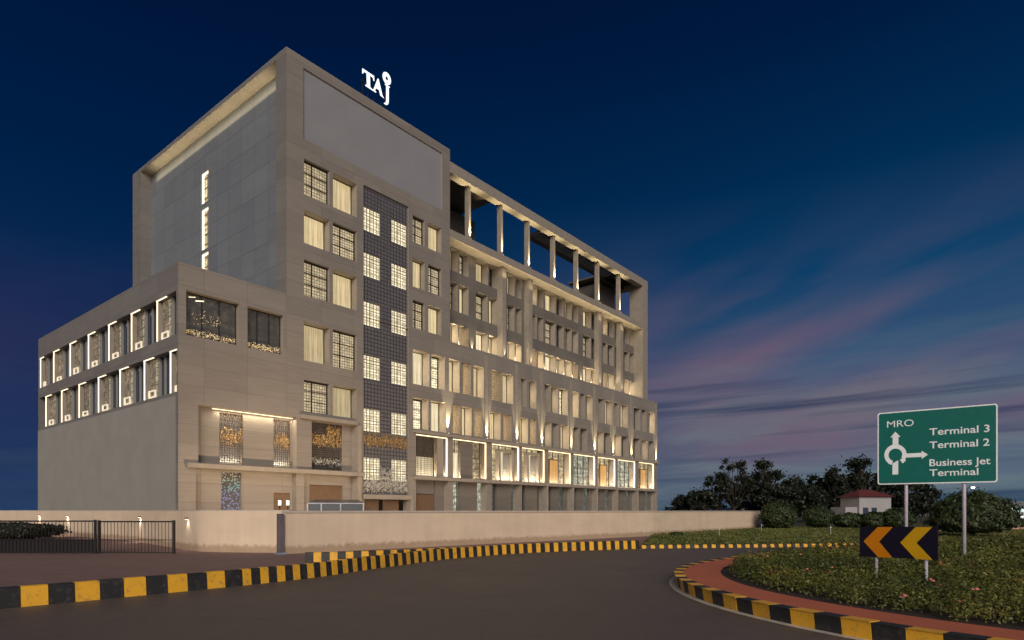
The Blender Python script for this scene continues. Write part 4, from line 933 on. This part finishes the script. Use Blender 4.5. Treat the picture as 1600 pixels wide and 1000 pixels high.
def crown_pts(blobs, n, rg, squash=1):
    P, Nn = [], []
    wts = np.array([b[3]**2 for b in blobs]); idx = rg.choice(len(blobs), n, p=wts/wts.sum())
    d = rg.normal(size=(n, 3)); d /= np.linalg.norm(d, axis=1, keepdims=True)
    B = np.array(blobs); rr = np.abs(rg.normal(0, .62, n))
    P = B[idx, :3]+d*(B[idx, 3]*rr)[:, None]*np.array([1, 1, squash]); return P, d
def tree(name, label, x, y, h, r, seed, n=3800, ls=.34, group=None, loose=False):
    rg = np.random.default_rng(seed); o = empty(name, (x, y, 0)); tag(o, label, 'tree', group)
    th = h*.22; mb = MB(); mb.tube((0, 0, 0), (.1, 0, th), h*.028, h*.02, 8)
    blobs = []
    for i in range(34 if not loose else 40):
        a = rg.uniform(0, 6.28); t_ = rg.uniform(0, 1); zz = th+(h-th)*(.08+.84*t_); rad = r*math.sin(math.pi*(.16+.72*t_))*rg.uniform(.35, 1.0)
        br = r*rg.uniform(.16, .34)*(1 if not loose else .7); zz = min(zz, h-br*.9)
        blobs.append((rad*math.cos(a), rad*math.sin(a), zz, br)); mb.tube((.1, 0, th*.85), (rad*math.cos(a)*.9, rad*math.sin(a)*.9, zz), h*.009, h*.003, 5)
    mb.build('trunk', M['bark'], o)
    P, d = crown_pts(blobs, n, rg, .8)
    c_ = bpy.data.objects.new('crown', leaves_mesh('crown', P, rg.uniform(.6, 1.3, n)*ls, d+rg.normal(0, .7, (n, 3)), M['darkleaf'], None, seed)); col.objects.link(c_); c_.parent = o
    return o
def at(px, Y): return (px-800)/988*Y
TG = 'dark trees beyond the wall'
specs = [ # px, top y, Y, radius px, label, loose
    (1072, 772, 100, 30, 'low dark bush like tree just right of the hotel, lowest of the tree line', True),
    (1118, 738, 98, 24, 'thin open tree at the left end of the tall tree line', True),
    (1146, 713, 95, 34, 'tall open crowned dark tree, highest left of the dip in the tree line', True),
    (1195, 717, 97, 32, 'rounded dense dark tree directly above the round bush at the wall end', False),
    (1236, 744, 100, 28, 'lower dense tree in the dip of the tree line', False),
    (1272, 740, 102, 26, 'middling dark tree left of the small white house', False),
    (1308, 728, 98, 26, 'dark tree rising just behind the left side of the small white house', False),
    (1348, 709, 96, 34, 'tallest dark tree directly behind the small white house, beside the green sign', False),
    (1395, 735, 99, 30, 'dark tree half hidden behind the left of the green sign', False),
    (1440, 752, 90, 26, 'dark tree showing under the green sign between its posts', False),
    (1094, 766, 96, 24, 'dark bushy tree filling the gap below the thin open tree', False),
    (1168, 750, 103, 32, 'dark bushy tree behind the two tall trees left of the dip', False),
    (1216, 757, 94, 30, 'low dark tree behind the round bush at the wall end', False),
    (1256, 757, 96, 30, 'low dark tree left of the small white house, nearest to it', False),
    (1292, 752, 104, 32, 'dark tree mass between the two trees left of the small white house', False),
    (1330, 748, 103, 34, 'dark tree filling the line just above the red roof', False),
    (1420, 768, 97, 30, 'low dark tree right of the left post of the green sign', False)]
for i, (px, ty, Y, rp, lb, lo) in enumerate(specs):
    h = 1.8+(798-ty)/988*Y; tree('dark_tree', lb, at(px, Y), Y, h, rp/988*Y*1.1, 100+i, 7600, .25 if not lo else .19, TG, lo)
def ball_bush(name, label, px, Y, wpx, top, bot, seed, n=5200, ls=.09, trunk=False, flat=1.0, cat_='shrub', m='topiary'):
    rg = np.random.default_rng(seed); r = wpx/2/988*Y; z1 = 1.8+(798-top)/988*Y; z0 = max(0.1, 1.8-(bot-798)/988*Y); hz = (z1-z0)/2
    o = empty(name, (at(px, Y), Y, 0)); tag(o, label, cat_)
    d = rg.normal(size=(n, 3)); d /= np.linalg.norm(d, axis=1, keepdims=True)
    lump = 1+.06*np.sin(d[:, 0]*7+seed)*np.cos(d[:, 1]*6)+.05*np.sin(d[:, 2]*9+d[:, 0]*5)
    lump = lump+.07*np.sin(d[:, 0]*13+d[:, 2]*11+seed)*np.sin(d[:, 1]*12); q = (rg.uniform(.80, 1.03, n)+.12*(rg.random(n) < .06))*lump; P = d*q[:, None]*np.array([r, r, hz]); 
    if flat != 1: P[:, 2] = np.where(P[:, 2] < 0, P[:, 2]*flat, P[:, 2]*(2-flat))
    P[:, 2] += z0+hz*(flat if flat != 1 else 1)
    c_ = bpy.data.objects.new('crown', leaves_mesh('crown', P, rg.uniform(.6, 1.4, n)*ls, d+rg.normal(0, .45, (n, 3)), M[m], None, seed)); col.objects.link(c_); c_.parent = o
    mb = MB(); mb.tube((0, 0, 0), (0, 0, z0+hz), .05*r+.03, .04*r+.02, 8)
    if trunk:
        for k in range(6): a = k*1.05; mb.tube((0, 0, z0*.7), (r*.6*math.cos(a), r*.6*math.sin(a), z0+hz*.8), .06, .03, 6)
    mb.build('trunk' if trunk else 'stem', M['bark'], o); return o
ball_bush('clipped_tree', 'wide dome shaped clipped tree behind the green sign right post', 1519, 40, 116, 769, 832, 31, 15000, .10, True, .55, 'tree')
ball_bush('round_bush', 'round bush standing at the right end of the cream wall', 1216, 58, 54, 785, 828, 32, 6500, .11)
ball_bush('round_bush', 'smaller bush on short trunk right of the wall end bush', 1279, 60, 44, 793, 824, 33, 4500, .11)
ball_bush('round_bush', 'spreading low bush in front of the small white house', 1330, 60, 56, 802, 826, 34, 4500, .11)
ball_bush('round_bush', 'dark bush below the right corner of the small white house', 1368, 58, 40, 800, 828, 35, 4000, .11)
ball_bush('round_bush', 'dark bush between the chevron board and the left sign post', 1402, 57, 46, 794, 828, 36, 4500, .11)
ball_bush('round_bush', 'tiny dome shaped bush on the grass close to the long cream wall', 1057, 42, 19, 831, 843, 37, 1500, .05)
ball_bush('hedge', 'dark hedge behind the fence at the far left', 10, 38, 150, 817, 850, 38, 9000, .09, cat_='hedge', m='darkleaf')
for px, Y, lb in ((1124, 41, 'thin white marker stake on the grass left of the others'), (1190, 50, 'thin white marker stake in front of the round bush'), (1298, 44, 'thin white marker stake on the grass nearest the chevron board')):
    o = empty('marker_stake', (at(px, Y), Y, .1)); tag(o, lb, 'stake', 'white marker stakes on the grass')
    MB().tube((0, 0, 0), (0, 0, .5), .02, .015, 6).build('stake', M['whitepost'], o); MB().box(-.04, .04, -.01, .01, .5, .6).build('tip', M['whitepost'], o)

# small white house with red hipped roof
hx, hy = at(1352, 72), 72
ho = empty('small_house', (hx, hy, 0), R(8)); tag(ho, 'small white house with red hipped roof among the bushes', 'house')
M['whitewash'] = simple('white_wash', (.34, .335, .35), .85, 0, .08, 1)
MB().box(-1.95, 1.95, -1.6, 1.6, 0, 3.35).build('wall', M['whitewash'], ho)
MB().box(-3.4, -1.96, -1.3, 1.3, 0, 2.2).build('annex', M['whitewash'], ho)
mb = MB(); mb.v = [(-2.3, -1.95, 3.36), (2.3, -1.95, 3.36), (2.3, 1.95, 3.36), (-2.3, 1.95, 3.36), (-.7, 0, 4.2), (.7, 0, 4.2)]; mb.f = [(0, 1, 5, 4), (1, 2, 5), (2, 3, 4, 5), (3, 0, 4), (3, 2, 1, 0)]; mb.m = [0]*5
mb.build('roof', simple('red_roof_tiles', (.12, .022, .022), .8, 0, .3, 4), ho)
for x in (-1.5, -.45): p = MB().box(x, x+.62, -1.66, -1.605, 1.35, 2.15).build('window', M['darkglass'], ho); MB().box(x-.06, x+.68, -1.68, -1.605, 1.25, 1.34).build('sill', M['whitewash'], p)

# distant lit buildings and lamps
def far_building(name, label, px0, px1, top, Y, c, st, base=0):
    x0, x1 = at(px0, Y), at(px1, Y); h = 1.8+(798-top)/988*Y; o = empty(name, ((x0+x1)/2, Y, 0)); tag(o, label, 'building'); W_ = (x1-x0)/2
    MB().box(-W_, W_, 0, 20, 0, h).build('wall', simple('far_wall', (.12, .14, .16), .8, 0, .2, .2), o)
    m = MB(); rr = random.Random(px0); nz_ = max(1, int(h/3.2)); nx = max(3, int(2*W_/4))
    for j in range(nz_):
        for i in range(nx):
            if rr.random() < .75: x = -W_+2*W_*i/nx; m.box(x+.4, x+2*W_/nx-.4, -.12, -.02, 1+j*3.2, 1+j*3.2+rr.uniform(1.2, 2.2))
    t = m.build('windows', glow('far_window_light', c, st), o); t['kind'] = 'stuff'
far_building('terminal_building', 'distant airport building with teal lit windows seen right of the small white house', 1378, 1418, 770, 260, (.25, .75, .8), .5)
far_building('terminal_building', 'distant low building with teal lights at the right edge of the photo', 1578, 1640, 783, 300, (.3, .85, .8), .6)
far_building('long_low_building', 'distant low building with white lights above the right part of the wall', 1158, 1196, 793, 190, (.9, .95, .85), 1.0)
far_building('long_low_building', 'distant low dark building under the right half of the green sign', 1425, 1475, 785, 240, (.5, .7, .7), .25)
def street_lamp(px, top, Y, label, e=4):
    z = 1.8+(798-top)/988*Y; o = empty('street_lamp', (at(px, Y), Y, 0)); tag(o, label, 'street lamp')
    MB().tube((0, 0, 0), (0, 0, z), .07, .045, 8).tube((0, 0, z), (0, -.7, z+.12), .03, .03, 6).build('pole', M['dark_metal'], o)
    MB().box(-.12, .12, -1.0, -.6, z+.1, z+.17).build('lamp_head', M['dark_metal'], o)
    MB().tube((0, -.8, z-.02), (0, -.8, z+.095), .13, .16, 12).build('lens', glow('street_lamp_lens', (.85, 1, .8), 9), o)
street_lamp(1511, 763, 62, 'street lamp shining just above the dome shaped clipped tree')
street_lamp(1395, 781, 120, 'distant street lamp shining between the small white house and the left sign post')
street_lamp(1244, 797, 110, 'low distant lamp just right of the round bush at the wall end')
# parked cars far right
def car(px, Y, label, c, rz):
    o = empty('parked_car', (at(px, Y), Y, .14), rz); tag(o, label, 'car', 'cars parked far away at the right')
    P = [(-2.1, .35), (-2.05, .8), (-1.5, .95), (-.9, 1.42), (.6, 1.45), (1.25, 1.0), (2.0, .85), (2.15, .4), (2.1, .25), (-2.0, .25)]
    plate(P[::-1], -.85, .85).build('body', c, o)
    plate([(-1.3, .98), (-.85, 1.36), (.55, 1.38), (1.1, 1.02)][::-1], -.87, .87).build('windows', M['darkglass'], o)
    for x in (-1.35, 1.35):
        for y in (-.8, .8): MB().tube((x, y-.1, .32), (x, y+.1, .32), .32, .32, 14).build('wheel', M['blackmetal'], o)
    for y in (-.6, .6): MB().box(2.1, 2.16, y-.14, y+.14, .55, .7).build('headlight', glow('car_light', (.95, .95, 1), 2.5), o)
cw = simple('white_car_paint', (.6, .6, .6), .3, 0, .05)
car(1588, 118, 'white car parked at the far right, nearer the clipped tree', cw, R(-140)); car(1600, 112, 'white car at the very right edge of the photo', cw, R(-120))
for m in bpy.data.materials:      # lit panes and lens faces need no direct sampling: their lamps and strips do the lighting
    if m.use_nodes and m.name.split('.')[0] not in ('warm_light_strip', 'warm_white_light_strip', 'hidden_warm_strip', 'bright_lit_curtain'): m.cycles.emission_sampling = 'NONE'
